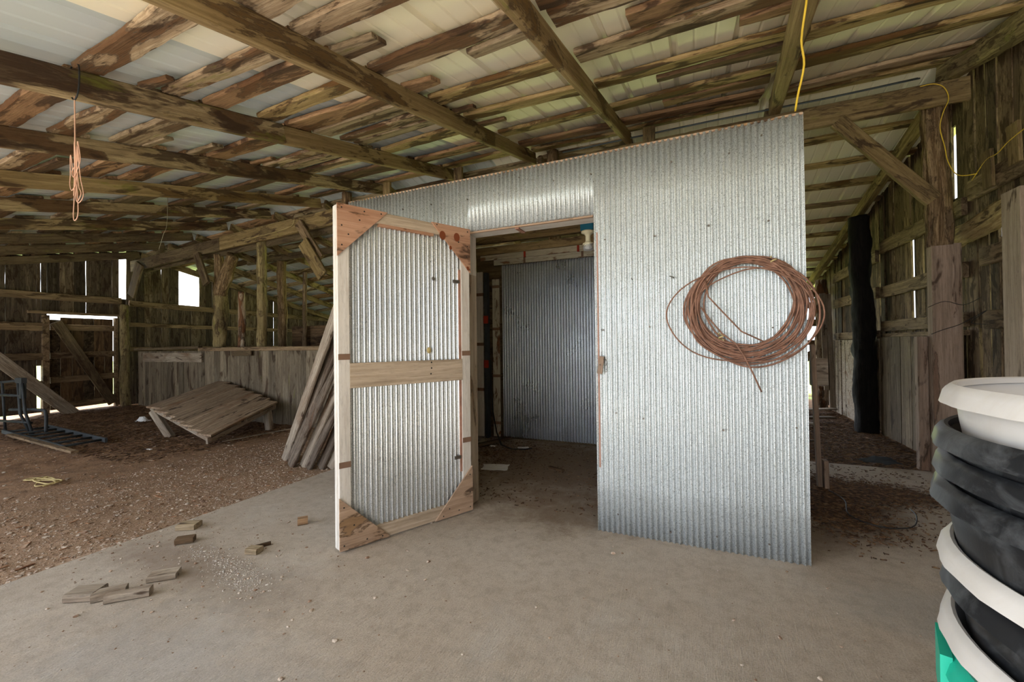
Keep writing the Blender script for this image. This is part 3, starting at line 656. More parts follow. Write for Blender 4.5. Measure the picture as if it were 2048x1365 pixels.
# ------------------------------------------------------------------ plank walls
def bwall(name, axis, pos, c0, c1, zlo, zhi, mat, thick=.022, w=(.13, .24), gap=(0, .012), holes=(), label='', slot=.25, tilt=.012, seed=1, cuts=()):
    """vertical boards between c0 and c1; zlo/zhi are functions; holes = (c0,c1,z0,z1)"""
    r_ = random.Random(seed); m = MB(); c = c0; sgn = 1
    while c < c1:
        ww = r_.uniform(*w); e = min([c+ww, c1]+[q for q in cuts if q > c+1e-4]); g = r_.uniform(*gap) if r_.random() < slot else 0.0015
        mid = (c+e)/2; parts = [(zlo(mid), zhi(mid))]
        for h0, h1, z0, z1 in holes:
            if h0 < mid < h1:
                np_ = []
                for a, b in parts:
                    if z0 > a: np_.append((a, min(b, z0)))
                    if z1 < b: np_.append((max(a, z1), b))
                parts = np_
        tl = r_.uniform(-tilt, tilt); of = r_.uniform(0, .020) if gap[1] > .004 else r_.uniform(0, .008); rv = r_.random()
        for a, b in parts:
            if b-a < .05: continue
            n = max(2, int((b-a)/.12)); vs = []; fs = []
            sd = r_.random()*100
            for i in range(n+1):
                z = a+(b-a)*i/n
                slit = e-c < .06; l = c+tl*(z-1)*(not slit)+.005*noise.noise((z*2, sd, 1))*(1 if gap[1] > .005 else .3); h = e-g+tl*(z-1)*.9*(not slit)+.006*noise.noise((z*2.4, sd, 8))
                for q, d in ((l, of), (h, of), (h, of+thick), (l, of+thick)):
                    vs.append((pos+d, q, z) if axis == 'Y' else (q, pos+d, z))
            for i in range(n):
                for k in range(4): fs.append((i*4+k, i*4+(k+1) % 4, (i+1)*4+(k+1) % 4, (i+1)*4+k))
            fs += [(0, 1, 2, 3), (n*4+3, n*4+2, n*4+1, n*4)]
            m.add(vs, fs, rv)
        c = e
    o = m.build(name, mat)
    bmv = bmesh.new(); bmv.from_mesh(o.data); bmesh.ops.recalc_face_normals(bmv, faces=bmv.faces); bmv.to_mesh(o.data); bmv.free()
    return tag(o, label, 'wall', kind='structure')
XW = -11.55
zt = lambda x: (lambda y: rz(x, y, .218))
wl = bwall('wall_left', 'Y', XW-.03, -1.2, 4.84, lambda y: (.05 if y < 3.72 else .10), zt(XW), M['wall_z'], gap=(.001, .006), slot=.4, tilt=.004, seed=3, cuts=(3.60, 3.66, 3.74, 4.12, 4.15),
   holes=[(3.60, 3.66, .12, .95), (3.74, 4.84, -1, 2.0)], label='dark vertical plank wall of the left gable, near half, with light between the boards')
def wrail(parent, axis, pos, c0, c1, z, h, mat='rail', dz=0, name='rail', t=.045):
    if axis == 'Y': A, B, u = (pos, c0, z), (pos, c1, z+dz), (1, 0, 0)
    else: A, B, u = (c0, pos, z), (c1, pos, z+dz), (0, -1, 0)
    return board(name, A, B, h, t, M[mat], u, center=True, parent=parent, rough=.003, seg=20)
xr0 = XW+.05
for c0, c1, z, h, dz in ((-1, 4.86, 2.30, .14, .0), (-1, 3.655, 1.70, .16, 0), (-1, 3.655, 1.13, .13, 0), (-1, 3.655, .60, .12, 0)): wrail(wl, 'Y', xr0, c0, c1, z, h, dz=dz)
wrail(wl, 'Y', xr0+.05, 3.45, 4.84, 1.98, .05, t=.08)
tag(bwall('wall_left', 'Y', XW-.03, 4.82, 4.97, lambda y: -.1, lambda y: 2.36, M['wall_z'], gap=(0, .002), w=(.13, .16), seed=31, label='plank wall strip of the left gable behind the yellowish round post'), None)
wb = bwall('wall_left', 'Y', XW-.03, 4.97, 11.0, lambda y: -.1, zt(XW), M['wall_z'], gap=(.001, .006), slot=.4, tilt=.004, seed=11, cuts=(5.3, 6.0, 6.46),
   holes=[(6.0, 6.46, 2.30, 3.2)], label='dark vertical plank wall of the left gable beyond the stall posts, with a square opening to the sky')
for c0, c1, z, h, dz in ((5.0, 10.9, 2.27, .13, -.10), (5.0, 10.9, 1.80, .09, -.05), (5.0, 10.9, 1.25, .1, 0)): wrail(wb, 'Y', xr0, c0, c1, z, h, dz=dz)
m = MB(); m.box(XW+.0, XW+.08, 3.66, 3.75, -.05, 1.93); tag(m.build('gate_post', M['rail']), 'brown square gate post at the left side of the plank gate', 'post')
m = MB(); m.box(XW+.0, XW+.08, 4.745, 4.795, -.05, 1.93); tag(m.build('gate_post', M['rail']), 'brown square gate post between the plank gate and the yellowish round post', 'post')
# plank gate
g = thing('plank_gate', 'dark plank gate with light showing above and below it, left gable wall', 'gate', (XW, 3.77, 0))
gy = [0, .155, .33, .50, .66, .83, .97]
for i in range(6):
    hgt = 1.90-(.0 if i else .05)
    board('board', (-.02, (gy[i]+gy[i+1])/2, .10), (-.02, (gy[i]+gy[i+1])/2, hgt), gy[i+1]-gy[i]-rnd.choice([.002, .002, .012]), .02, M['wall_r'] if i % 3 == 0 else M['slab_dark'], (1, 0, 0), parent=g, rough=.003, seg=16)
for z, dz, h in ((1.70, 0, .12), (1.14, .02, .12), (.66, .03, .12), (.14, .03, .13)): board('rail', (.03, .0, z), (.03, .97, z+dz), h, .035, M['rail'], (1, 0, 0), parent=g, center=True)
board('brace', (.10, .06, 1.80), (.10, .93, .10), .17, .035, M['beam_dark'], (1, 0, 0), parent=g, center=True)
# leaning board
board('plank', (-11.10, 2.3, 1.90), (-11.10, 3.95, .0), .20, .03, M['grey'], (1, 0, 0), label='long grey board leaning against the left gable wall beside the gate', cat='board')
# back eave wall, left end only; hidden stretch left open to light the rear
tag(bwall('wall_back', 'X', 11.0, XW, -9.2, lambda x: -.15, lambda x: rz(x, 11, -.12), M['wall_z'], gap=(.003, .02), slot=.4, seed=21, label='dark low plank wall under the far eave'), None)
# stall wall (low) under the ridge
ws = bwall('wall_stall', 'X', 5.02, -11.2, -2.95, lambda x: -.16, lambda x: 1.20, M['low_z'], gap=(0, .003), slot=.2, w=(.11, .19), seed=5, tilt=.002, label='low grey green vertical plank stall wall under the ridge beam, left')
board('cap', (-11.2, 4.99, 1.22), (-8.9, 4.99, 1.24), .08, .05, M['beam_dark'], (0, 0, 1), parent=ws)
board('cap', (-8.9, 4.99, 1.23), (-2.9, 4.99, 1.23), .07, .09, M['rail'], (0, -1, 0), parent=ws, center=True)
board('cover_board', (-10.9, 4.995, 1.07), (-8.85, 4.995, 1.07), .19, .03, M['grey'], (0, -1, 0), parent=ws, center=True)
board('patch', (-7.9, 4.96, 1.17), (-7.35, 4.96, 1.17), .11, .02, M['beam_dark'], (0, -1, 0), parent=ws, center=True, rough=.02, seg=14)
# panel beyond the stall posts
tag(bwall('wall_far_stall', 'X', 6.62, -8.4, -4.4, lambda x: -.1, lambda x: 1.72, M['slab_dark'], gap=(0, .002), slot=.1, w=(.2, .3), seed=15, tilt=.001, label='brown panel partition behind the stall wall, beside the open door'), None)

# right wall
def rhi(y): return rz(2.45, max(y, -1.0), .222)
wr = bwall('wall_right', 'Y', 2.42, -4.5, 11.0, lambda y: -.18, rhi, M['wall_r'], gap=(.001, .006), slot=.4, w=(.11, .19), seed=9, tilt=.008,  # unseen run past the eave, behind the camera, is added to darken reflections
   cuts=(4.25, 5.0, 5.11, 5.135, 5.27, 5.29, 5.50, 5.52, 5.62, 5.72, 6.30, 6.33, 6.54, 6.59, 7.50, 7.54, 7.80, 7.83, 8.6, 8.63),
   holes=[(4.25, 5.0, 2.13, 2.36), (5.62, 5.72, 2.68, 3.42), (5.11, 5.135, 1.0, 2.2), (5.27, 5.29, .7, 1.35), (5.50, 5.52, .8, 2.05), (6.30, 6.33, 1.9, 2.5), (6.54, 6.59, 1.5, 2.5), (7.50, 7.54, 1.6, 2.6), (7.80, 7.83, 2.0, 2.6), (8.6, 8.63, 1.5, 2.4)], label='brown vertical plank wall on the right with light slits between the boards')
for c0, c1, z, h, dz in ((1.5, 5.30, 2.66, .19, -.02), (4.15, 5.14, 2.0, .16, -.01), (4.15, 5.10, 1.42, .165, 0), (5.4, 7.35, 2.53, .17, 0), (5.4, 7.35, 1.92, .155, -.01), (5.4, 7.35, 1.44, .14, .0), (5.4, 7.3, 1.315, .05, 0),
    (7.5, 9.5, 2.45, .17, -.05), (7.5, 9.5, 1.93, .16, 0), (7.5, 9.5, 1.33, .12, 0)): wrail(wr, 'Y', 2.385, c0, c1, z, h, dz=dz)
tag(bwall('wall_right_stall', 'Y', 2.33, 5.42, 7.30, lambda y: -.06, lambda y: 1.29, M['low_r'], gap=(0, .003), slot=.2, w=(.12, .2), seed=25, tilt=.002, label='tall grey brown stall boards along the right passage between the plank post and the charred log'), None)
tag(bwall('wall_right_stall', 'Y', 2.33, 7.65, 9.45, lambda y: -.06, lambda y: 1.26, M['grey'], gap=(0, .008), slot=.5, w=(.14, .22), seed=26, tilt=.004, label='pale grey stall boards beyond the charred log'), None)
mw_ = board('header_log', (2.31, 4.0, 2.37), (2.31, 5.46, 2.21), .20, .12, M['slab_c'], (-1, 0, 0), rough=.018, seg=40, label='rough split log header sloping over the right wall opening', cat='beam', center=True, bev=.35)
m = MB(); m.box(2.17, 2.24, 4.24, 4.44, 0, 2.36); o = m.build('door_post', wood('planed_post_wood', (.40, .31, .235), (.30, .225, .165), stain=.1, sscale=.8, bumpy=.3, axis='Z', crack=.5, brown=(.25, .16, .1)))
tag(o, 'square planed grey brown post at the right image edge behind the tubs', 'post')
# board ends behind the upper rail
for y, z, d in ((4.95, 2.78, 'small board end standing behind the upper right rail, nearer the bark post'), (4.62, 2.86, 'small board end standing behind the upper right rail, nearer the camera')):
    board('board_end', (2.36, y, z-.22), (2.35, y, z+.10), .13, .025, M['beam'], (-1, 0, 0), rough=.004, seg=10, label=d, cat='board')
# far end of the passage
we = thing('far_gate', 'broken plank gate and rails at the far end of the right passage', 'gate', (1.5, 10.2, 0))
for z, h in ((2.22, .16), (1.98, .12), (1.62, .14), (1.22, .1)): board('rail', (-.9, 0, z), (.85, 0, z), h, .04, M['rail'], (0, -1, 0), parent=we, center=True)
for x in (.28, .5): board('board', (x, -.05, .9), (x, -.05, 2.3), .16, .02, M['slab_dark'], (0, -1, 0), parent=we)
board('brace', (.3, -.1, .75), (.9, -.1, 1.15), .16, .04, M['rail'], (0, -1, 0), parent=we)
for x, z0, z1, d in ((2.19, .62, 2.12, 'upright grey board leaning at the far end of the right passage, left one'), (2.27, .0, 2.1, 'upright grey board at the far passage end, touching the pale barked post')):
    board('upright_board', (x, 9.25, z0 if z0 == 0 else .35), (x-.05, 9.25, z1), .09, .025, M['grey'], (0, -1, 0), label=d, cat='board')
for A, B, d in (((1.35, 8.75, .0), (2.25, 9.05, .03), 'pale plank lying on the litter at the far end of the passage'), ((1.1, 7.9, .0), (2.0, 8.1, .02), 'dark plank lying flat in the passage, middle one'), ((1.05, 7.45, .0), (1.65, 7.5, .0), 'short grey plank lying nearest in the passage')):
    board('fallen_board', A, B, .14, .025, M['grey'] if 'dark' not in d else M['beam_dark'], label=d, cat='board', rough=.004, seg=12)
sd_ = thing('stud', 'narrow upright stud with a box board at its head, right of the metal wall', 'stud', (.955, 4.33, 0))
board('post', (0, 0, 0), (-.035, 0, 1.22), .035, .05, M['pinkwood'], (0, -1, 0), parent=sd_)
board('stud_block', (.995, 4.34, .0), (.992, 4.34, .24), .035, .09, M['pinkwood'], (0, -1, 0), label='short wood block standing against the foot of the narrow stud', cat='block')
board('box_board', (-.03, .07, .98), (.085, .07, .98), .24, .10, M['grey'], (0, -1, 0), parent=sd_, center=True)

# ------------------------------------------------------------------ corrugated shed
Yw = 2.782
def corr(name, x0, x1, z0, z1, y, mat, pitch=.034, amp=.0055, holes=(), parent=None, mw=None, seed=0, fade=0):
    """corrugated sheet in the XZ plane facing -Y; holes = (x0,x1,ztop) doorway from the floor"""
    n = int((x1-x0)/pitch*10); m = MB()
    cols = [x0+(x1-x0)*i/n for i in range(n+1)]
    def yy(x, z=0): return y-amp*math.cos(2*PI*x/pitch)*(1 if not fade else 1)-.002*noise.noise((x*1.5, z*.8, seed))
    def patch(xa, xb, za, zb):
        cs = [xa]+[c for c in cols if xa+1e-4 < c < xb-1e-4]+[xb]; nz = max(1, int((zb-za)/.3))
        vs = []; fs = []
        for c in cs:
            for j in range(nz+1): z = za+(zb-za)*j/nz; vs.append((c, yy(c, z), z))
        for i in range(len(cs)-1):
            for j in range(nz): k = i*(nz+1)+j; fs.append((k, k+nz+1, k+nz+2, k+1))
        m.add(vs, fs, .5)
    if holes:
        a, b, zb = holes[0]
        patch(x0, a, z0, z1); patch(a, b, zb, z1); patch(b, x1, z0, z1)
    else: patch(x0, x1, z0, z1)
    o = m.build(name, mat, parent, True, mw)
    if not parent and 'back' not in name: md = o.modifiers.new('thick', 'SOLIDIFY'); md.thickness = .001; md.offset = 1
    return o
w = corr('wall_front', -2.79, .572, .0, 2.531, Yw, M['metal_front'], holes=[(-1.585, -.612, 2.123)], amp=.0085, seed=1)
tag(w, 'galvanised corrugated metal front wall of the inner shed with a doorway', 'wall', kind='structure')
m = MB()
r_ = random.Random(4)
for x in [-2.6+.34*i for i in range(10)]:
    for z in (.12, .75, 1.35, 1.95, 2.42):
        if -1.6 < x < -.6 and z < 2.2: continue
        a, b = x+r_.uniform(-.1, .1), z+r_.uniform(-.06, .06)
        m.tube([(a, Yw+.0, b), (a, Yw-.011, b)], .0055, 8)
m.build('nail_heads', M['nail'], w)
m = MB(); m.box(-2.79, .57, Yw-.002, Yw+.03, 2.524, 2.536); m.build('top_strip', M['ply2'], w)
# framing behind the sheet and the door lining
m = MB(); m.box(-2.78, -2.74, 2.80, 5.02, 0, 2.5); tag(m.build('wall_shed_left', M['paint_in']), 'left side wall of the metal shed', 'wall', kind='structure')
m = MB(); m.box(.53, .565, 2.80, 5.02, 0, 2.5); tag(m.build('wall_shed_right', M['beam_dark']), 'right side wall of the metal shed', 'wall', kind='structure')
for y_, d_ in ((3.15, 'flat brace board across the top of the shed just behind its front wall'), (4.55, 'flat brace board across the top of the shed near its back wall')):
    board('flat_brace', (-2.76, y_, 2.502), (.56, y_, 2.502), .14, .025, M['beam'], label=d_, cat='board')
fr = thing('doorway_lining', 'worn wooden frame lining the shed doorway', 'door frame', (-1.6, Yw, 0))
board('jamb', (-.012, .012, .02), (-.012, .012, 1.80), .04, .125, wood('tan_jamb_wood', (.52, .45, .37), (.40, .34, .27), stain=.1, sscale=.8, bumpy=.3, brown=(.3, .2, .12), crack=.4, vary_tone=0), (0, 1, 0), parent=fr)
board('jamb', (-.012, .012, 1.80), (-.012, .012, 2.12), .04, .125, M['paint'], (0, 1, 0), parent=fr)
m = MB(); m.box(-.005, .98, .0, .02, 2.108, 2.119); m.build('header_edge', M['ply2'], fr)
m = MB(); m.box(0, .985, .02, .14, 2.108, 2.15); m.build('header', M['paint'], fr)
m = MB(); m.box(.40, .43, .015, .15, 2.100, 2.151); m.build('strap', M['redstrip'], fr)
board('jamb', (1.005, .004, .42), (1.005, .004, 2.0), .024, .03, M['redstrip'], (0, 1, 0), parent=fr)
m = MB(); m.box(.995, 1.05, .03, .12, 0, 2.11); m.build('stud', M['beam_dark'], fr)
# inner back wall
w2 = corr('wall_shed_back', -2.36, .53, .03, 2.31, 5.02, M['metal_in'], pitch=.036, amp=.0125, seed=5)
tag(w2, 'shiny dark corrugated metal lining on the back wall inside the shed', 'wall', kind='structure')
m = MB(); m.box(-2.75, .55, 5.045, 5.075, 0, 2.5); tag(m.build('wall_shed_back', M['beam_dark']), 'dark board backing behind the corrugated lining', 'wall', kind='structure')
def strips(z, h, y, x0, x1, label, cuts):
    t = thing('painted_board', label, 'board', (x0, y, z))
    hbeam('board', (0, 0, 0), (x1-x0, 0, .0), h, .02, M['paint_in'], None, parent=t)
    for c in cuts: m = MB(); m.box(c-x0-.014, c-x0+.014, -.014, .012, -h/2-.002, h/2+.002); m.build('strap', M['strap'] if z < 2.4 else M['red'], t)
strips(2.425, .105, 4.93, -2.62, .5, 'upper whitewashed board with red straps above the corrugated lining', (-1.98, -1.28))
strips(2.345, .075, 4.97, -2.44, .5, 'lower whitewashed board with dark straps above the corrugated lining', (-2.0, -1.24))
hbeam('ceiling_joist', (-2.72, 4.0, 2.40), (.5, 4.0, 2.42), .12, .04, M['beam'], 'upper olive joist inside the shed just under its ceiling', cat='joist')
hbeam('ceiling_joist', (-2.72, 4.1, 2.285), (.5, 4.1, 2.30), .085, .04, M['beam'], 'lower brown joist inside the shed behind the bulb', cat='joist')
t = thing('whitewashed_panel', 'narrow whitewashed panel left of the corrugated lining, nearer the door', 'board', (-2.64, 4.9, .04))
board('board', (0, 0, 0), (0, 0, 2.18), .14, .02, M['paint'], (0, -1, 0), parent=t)
for z in (.62, 1.22, 1.88): m = MB(); m.box(-.07, .07, -.024, .0, z-.02, z+.02); m.build('strap', M['strap'], t)
t = thing('whitewashed_panel', 'rust spotted whitewashed panel touching the corrugated lining', 'board', (-2.41, 4.96, .04))
board('board', (0, 0, 0), (0, 0, 2.08), .10, .02, wood('rust_spotted_paint', (.62, .58, .47), (.5, .46, .36), dark=(.10, .04, .02), stain=.25, sscale=2.4, bumpy=.15, crack=.4, brown=(.22, .08, .03)), (0, -1, 0), parent=t)
for z in (.18, .80, 1.42, 1.98): m = MB(); m.box(-.05, .05, -.024, .0, z-.018, z+.018); m.build('strap', M['strap'], t)
m = MB(); m.box(-2.53, -2.49, 4.84, 4.92, .03, 2.2); tag(m.build('corner_stud', M['steel_blue']), 'dark stud between the two whitewashed panels', 'stud')
for z, d in ((1.58, 'red tag on the dark stud inside the shed, upper one'), (1.0, 'red tag on the dark stud inside the shed, lower one')):
    m = MB(); m.box(-2.53, -2.47, 4.815, 4.838, z-.05, z+.05); tag(m.build('red_tag', M['red']), d, 'tag')
board('loose_board', (-2.70, 4.0, .002), (-2.2, 4.9, .03), .07, .03, M['beam_dark'], label='dark board on the floor inside the shed along the left', cat='board')
m = MB(); m.tube([(-2.43, 4.82, 1.05), (-2.42, 4.80, .7), (-2.38, 4.76, .4), (-2.3, 4.7, .15), (-2.2, 4.62, .02), (-2.0, 4.5, .012), (-1.85, 4.55, .012), (-1.8, 4.62, .012)], .009, 8)
tag(m.build('power_cable', M['black'], smooth=True), 'black cable hanging down and lying on the shed floor', 'cable')
# bulb
t = thing('lamp_holder', 'bare bulb in a cream holder under a blue box inside the shed', 'lamp', (-.835, 3.55, 2.31))
m = MB(); m.box(-.055, .055, -.05, .05, -.085, 0); m.build('junction_box', M['blue'], t)
def lathe(name, prof, mat, parent=None, n=32, mw=None, smooth=True):
    vs = []; fs = []
    for r, z in prof:
        for k in range(n): vs.append((r*math.cos(2*PI*k/n), r*math.sin(2*PI*k/n), z))
    for i in range(len(prof)-1):
        for k in range(n): fs.append((i*n+k, i*n+(k+1) % n, (i+1)*n+(k+1) % n, (i+1)*n+k))
    return mobj(name, vs, fs, mat, parent, mw, smooth)
lathe('socket', [(.001, -.085), (.058, -.085), (.058, -.10), (.035, -.11), (.022, -.125), (.022, -.17), (.030, -.185), (.045, -.19), (.048, -.2), (.001, -.2)], M['ceramic'], t)
lathe('bulb', [(.020, -.19), (.030, -.2), (.042, -.215), (.045, -.235), (.036, -.25), (.001, -.256)], M['glass'], t)

# ------------------------------------------------------------------ door leaf, swung open
dr = thing('shed_door', 'open homemade shed door of corrugated metal in a wooden frame with plywood corners', 'door', (-1.585, 2.755, .012), rz=math.atan2(-.898, -.440))
# local: X from hinge to free edge, -Y... camera side is local +Y or -Y
FS = 1   # camera side sign along local Y
def dbox(name, x0, x1, z0, z1, mat, y0=0, y1=.02, axis='Z', par=None, rough=0):
    h = z1-z0; w_ = x1-x0
    if axis == 'Z': return board(name, ((x0+x1)/2, y0, z0), ((x0+x1)/2, y0, z1), w_, abs(y1-y0), mat, (0, FS, 0), parent=par or dr, bev=.06, rough=rough, seg=20 if rough else 1)
    return board(name, (x0, y0, (z0+z1)/2), (x1, y0, (z0+z1)/2), h, abs(y1-y0), mat, (0, FS, 0), parent=par or dr, bev=.06, rough=rough, seg=20 if rough else 1)
tag(dbox('stile', .893, .962, 0, 2.11, M['paint'], 0, .03), 'white painted stile at the free edge')
dbox('edge_board', .925, .966, 0, 2.11, M['paint'], -.045, -.001)
tag(dbox('stile', .0, .072, 0, 2.11, M['paint'], 0, .03), 'white painted stile at the hinge side')
dbox('inner_strip', .072, .090, .30, 1.80, M['redstrip'], .0, .022)
dbox('top_rail', .072, .893, 2.035, 2.11, M['newpine'], 0, .03, 'X')
dbox('bottom_rail', .072, .893, 0, .085, M['newpine'], 0, .03, 'X')
dbox('mid_rail', .072, .893, .98, 1.135, M['newpine'], 0, .034, 'X')
dbox('rail_lip', .30, .70, 2.018, 2.036, M['ply'], 0, .03, 'X')
for x0, x1, z in ((.893, .962, 1.175), (.893, .962, .515), (.0, .072, 1.178), (.0, .072, .53)): dbox('strap', x0-.001, x1+.001, z-.018, z+.018, M['strap'], .03, .033, 'X')
pm = corr('metal_panel', .065, .90, .05, 2.06, .006, M['metal_door'], pitch=.0352, amp=.009, parent=dr, seed=9)
def gusset(pts, mat, lab):
    n = len(pts); vs = [(x, .0305 if k == 0 else .0425, z) for k in (0, 1) for x, z in pts]
    fs = [tuple(range(n))[::-1], tuple(range(n, 2*n))]+[(i, (i+1) % n, n+(i+1) % n, n+i) for i in range(n)]
    o = mobj('gusset', vs, fs, mat, dr); bmv = bmesh.new(); bmv.from_mesh(o.data); bmesh.ops.recalc_face_normals(bmv, faces=bmv.faces); bmv.to_mesh(o.data); bmv.free()
    tag(o, lab); return o
g1 = gusset([(.966, 2.113), (.645, 2.113), (.966, 1.79)], M['ply'], 'reddish plywood corner, top free side')
g2 = gusset([(-.004, 2.113), (.322, 2.113), (-.004, 1.785)], M['ply'], 'knotty reddish plywood corner, top hinge side')
g3 = gusset([(-.004, .0), (-.004, .33), (.315, .0)], M['ply2'], 'brown plywood corner, bottom hinge side')
g4 = gusset([(.966, .0), (.645, .0), (.966, .32)], M['ply2'], 'swirly grained plywood corner, bottom free side')
def disc(name, x, z, r, mat, par, y=.043, h=.002, sz=1.25):
    m = MB(); n = 14; vs = [(x, y+h, z)]+[(x+r*math.cos(2*PI*k/n), y, z+r*sz*math.sin(2*PI*k/n)) for k in range(n)]
    m.add(vs, [(0, 1+k, 1+(k+1) % n) for k in range(n)]); return m.build(name, mat, par)
knot = plain('wood_knot', (.20, .055, .02), .8)
for x, z in ((.235, 2.03), (.115, 2.035)): disc('knot', x, z, .026, knot, g2, h=.001)
for x, z in ((.17, 1.95), (.02, 1.815)): disc('knot', x, z, .012, knot, g2, h=.001)
for g_, L__ in ((g1, [(.94, 2.09), (.80, 2.09), (.69, 2.095), (.94, 1.98), (.94, 1.86), (.90, 1.93), (.83, 2.03)]), (g2, [(.02, 2.09), (.02, 1.98), (.03, 1.9), (.28, 2.1), (.10, 2.0)]), (g3, [(.02, .03), (.02, .14), (.02, .27), (.12, .03), (.2, .06), (.25, .02)]), (g4, [(.94, .03), (.94, .26), (.80, .03), (.70, .02), (.88, .14)])):
    for x, z in L__: disc('screw', x, z, .005, M['black'], g_, h=.0015, sz=1)
for x, z in ((.33, 1.08), (.335, 1.04), (.33, 1.12)): disc('screw', x, z, .006, M['black'], dr, y=.0345, h=.0015, sz=1)
disc('bolt', .34, 1.205, .018, M['straw'], dr, y=.018, h=.008)
disc('bolt', .30, 1.715, .012, M['nail'], dr, y=.018, h=.006)
for z in (1.71, .41): dbox('hinge_strap', .085, .14, z-.012, z+.012, M['nail'], .022, .027, 'X')

# ------------------------------------------------------------------ things on the metal wall
def ring(cx, cz, rx, rz_, ph, y, wob, sd, n=56, gap=0):
    pts = []
    for k in range(n):
        a = 2*PI*k/n+ph
        r1 = 1+wob*noise.noise((math.cos(a)*1.2, math.sin(a)*1.2, sd))
        pts.append((cx+rx*r1*math.cos(a), y+.006*noise.noise((math.cos(a), math.sin(a), sd+40)), cz+rz_*r1*math.sin(a)))
    return pts
coil = thing('wire_coil', 'big coil of rusty brown wire hanging on the corrugated metal wall', 'wire coil', (.275, Yw-.03, 1.44))
m = MB(); r_ = random.Random(12)
for i in range(21):
    R_ = r_.uniform(.242, .312); cx = r_.uniform(-.034, .034); cz = .29-R_+r_.uniform(-.012, .008)
    if i % 4 == 0: cx += r_.uniform(-.03, .03)
    m.tube(ring(cx, cz, R_*r_.uniform(.97, 1.04), R_*r_.uniform(.97, 1.02), r_.random()*6, -.004*(i % 6), .09, i*3.7), .0052, 7, closed=True)
m.build('loops', M['rust'], coil, True)
m = MB()
m.tube(ring(-.055, -.03, .375, .27, 0, -.028, .05, 90), .0042, 7, closed=True)
m.tube(ring(.04, -.035, .325, .262, 0, -.024, .06, 95), .0042, 7, closed=True)
m.build('wide_loop', M['rust'], coil, True)
m = MB(); m.tube([(-.24, -.02, .02), (-.19, -.03, -.06), (-.13, -.034, -.14), (-.06, -.03, -.2), (-.02, -.028, -.27), (0.02, -.03, -.36), (.065, -.03, -.475)], .0046, 7); m.build('loose_end', M['rust'], coil, True)
m = MB(); m.tube([(-.215, -.03, .18), (-.20, -.034, .08), (-.12, -.034, -.02), (-.03, -.03, -.13), (.08, -.03, -.19)], .0044, 7); m.build('loose_end', M['rust'], coil, True)
for a, b in ((.135, .245), (-.135, -.18)):
    m = MB(); m.tube([(a+.014*math.cos(t*.9), -.012+.022*math.sin(t*.9)-.01, b+.004*t) for t in range(12)], .004, 6); m.build('tie', M['straw'], coil, True)
for x, z, L__, d in ((-.12, 1.655, .04, 'bent nail in the metal wall just left of the wire coil'), (-.37, 1.66, .03, 'nail in the metal wall midway between the doorway and the coil'), (.275, 1.73, .05, 'nail that holds up the wire coil')):
    m = MB(); m.tube([(x, Yw+.01, z), (x+.004, Yw-L__*.6, z+.002), (x-.02 if 'bent' in d else x, Yw-L__, z+.008)], .003, 7); tag(m.build('nail', M['nail']), d, 'nail')
t = thing('door_latch', 'small weathered wooden turn latch hanging beside the doorway', 'latch', (-.575, Yw-.014, 1.11))
board('block', (-.008, 0, -.06), (.008, 0, .055), .032, .018, M['pinkwood'], (0, -1, 0), parent=t)
m = MB(); m.tube([(.005, -.008, .055), (.004, -.01, .075), (.002, 0, .085)], .002, 6); m.tube([(.016, -.012, .05), (.035, -.016, .035), (.042, -.014, .01), (.03, -.012, -.008)], .002, 6); m.tube([(.04, -.005, .0), (.038, -.005, -.045), (.028, -.005, -.05)], .002, 6)
m.build('wire', M['nail'], t)
disc('nail', 0, 0, .004, M['nail'], t, y=-.03)

# ------------------------------------------------------------------ cords and wires
def cord(name, pts, r, mat, label, cat='cord', sm=4):
    P_ = [Vector(p) for p in pts]; out = []
    for i in range(len(P_)-1):
        p0, p1, p2, p3 = P_[max(0, i-1)], P_[i], P_[i+1], P_[min(len(P_)-1, i+2)]
        for k in range(sm):
            u = k/sm; out.append(.5*((2*p1)+(p2-p0)*u+(2*p0-5*p1+4*p2-p3)*u*u+(3*p1-p0-3*p2+p3)*u**3))
    out.append(P_[-1]); m = MB(); m.tube(out, r, 7); o = m.build(name, mat, smooth=True)
    return tag(o, label, cat) if label else o
xe, ye = -3.11, 1.115
zb = rz(xe, ye)
t = thing('cord_loops', 'orange pink wire hanging in long loops from the rough rafter, top left', 'cord', (xe, ye, zb))
def catm(pts, sm=5, closed=False):
    P_ = [Vector(p) for p in pts]; out = []; n = len(P_)
    rng = range(n if closed else n-1)
    for i in rng:
        g_ = (lambda j: P_[j % n]) if closed else (lambda j: P_[max(0, min(n-1, j))])
        p0, p1, p2, p3 = g_(i-1), g_(i), g_(i+1), g_(i+2)
        for k in range(sm):
            u = k/sm; out.append(.5*((2*p1)+(p2-p0)*u+(2*p0-5*p1+4*p2-p3)*u*u+(3*p1-p0-3*p2+p3)*u**3))
    if not closed: out.append(P_[-1])
    return out
m = MB(); m.tube(catm([(0, 0, 0), (.004, 0, -.2), (0, 0, -.45), (-.01, 0, -.55)]), .0032, 7); m.build('drop_wire', M['orange_cord'], t, True)
m = MB()
for a, b, c0_, c1_, w_ in ((0, .01, -.28, -.69, .026), (.03, .055, -.30, -.60, .040), (.02, .04, -.42, -.59, .030), (-.045, -.02, -.33, -.52, .035), (.035, .0, -.27, -.45, .03)):
    m.tube(catm([(a-.004, 0, c0_), (a-w_*.6, .006, (c0_+c1_)/2), (b-w_, 0, c1_+.04), (b, -.004, c1_), (b+w_, 0, c1_+.04), (a+w_*.5, .004, (c0_+c1_)/2), (a+.006, 0, c0_)], closed=True), .0024, 7, closed=True)
m.build('loops', M['orange_cord'], t, True)
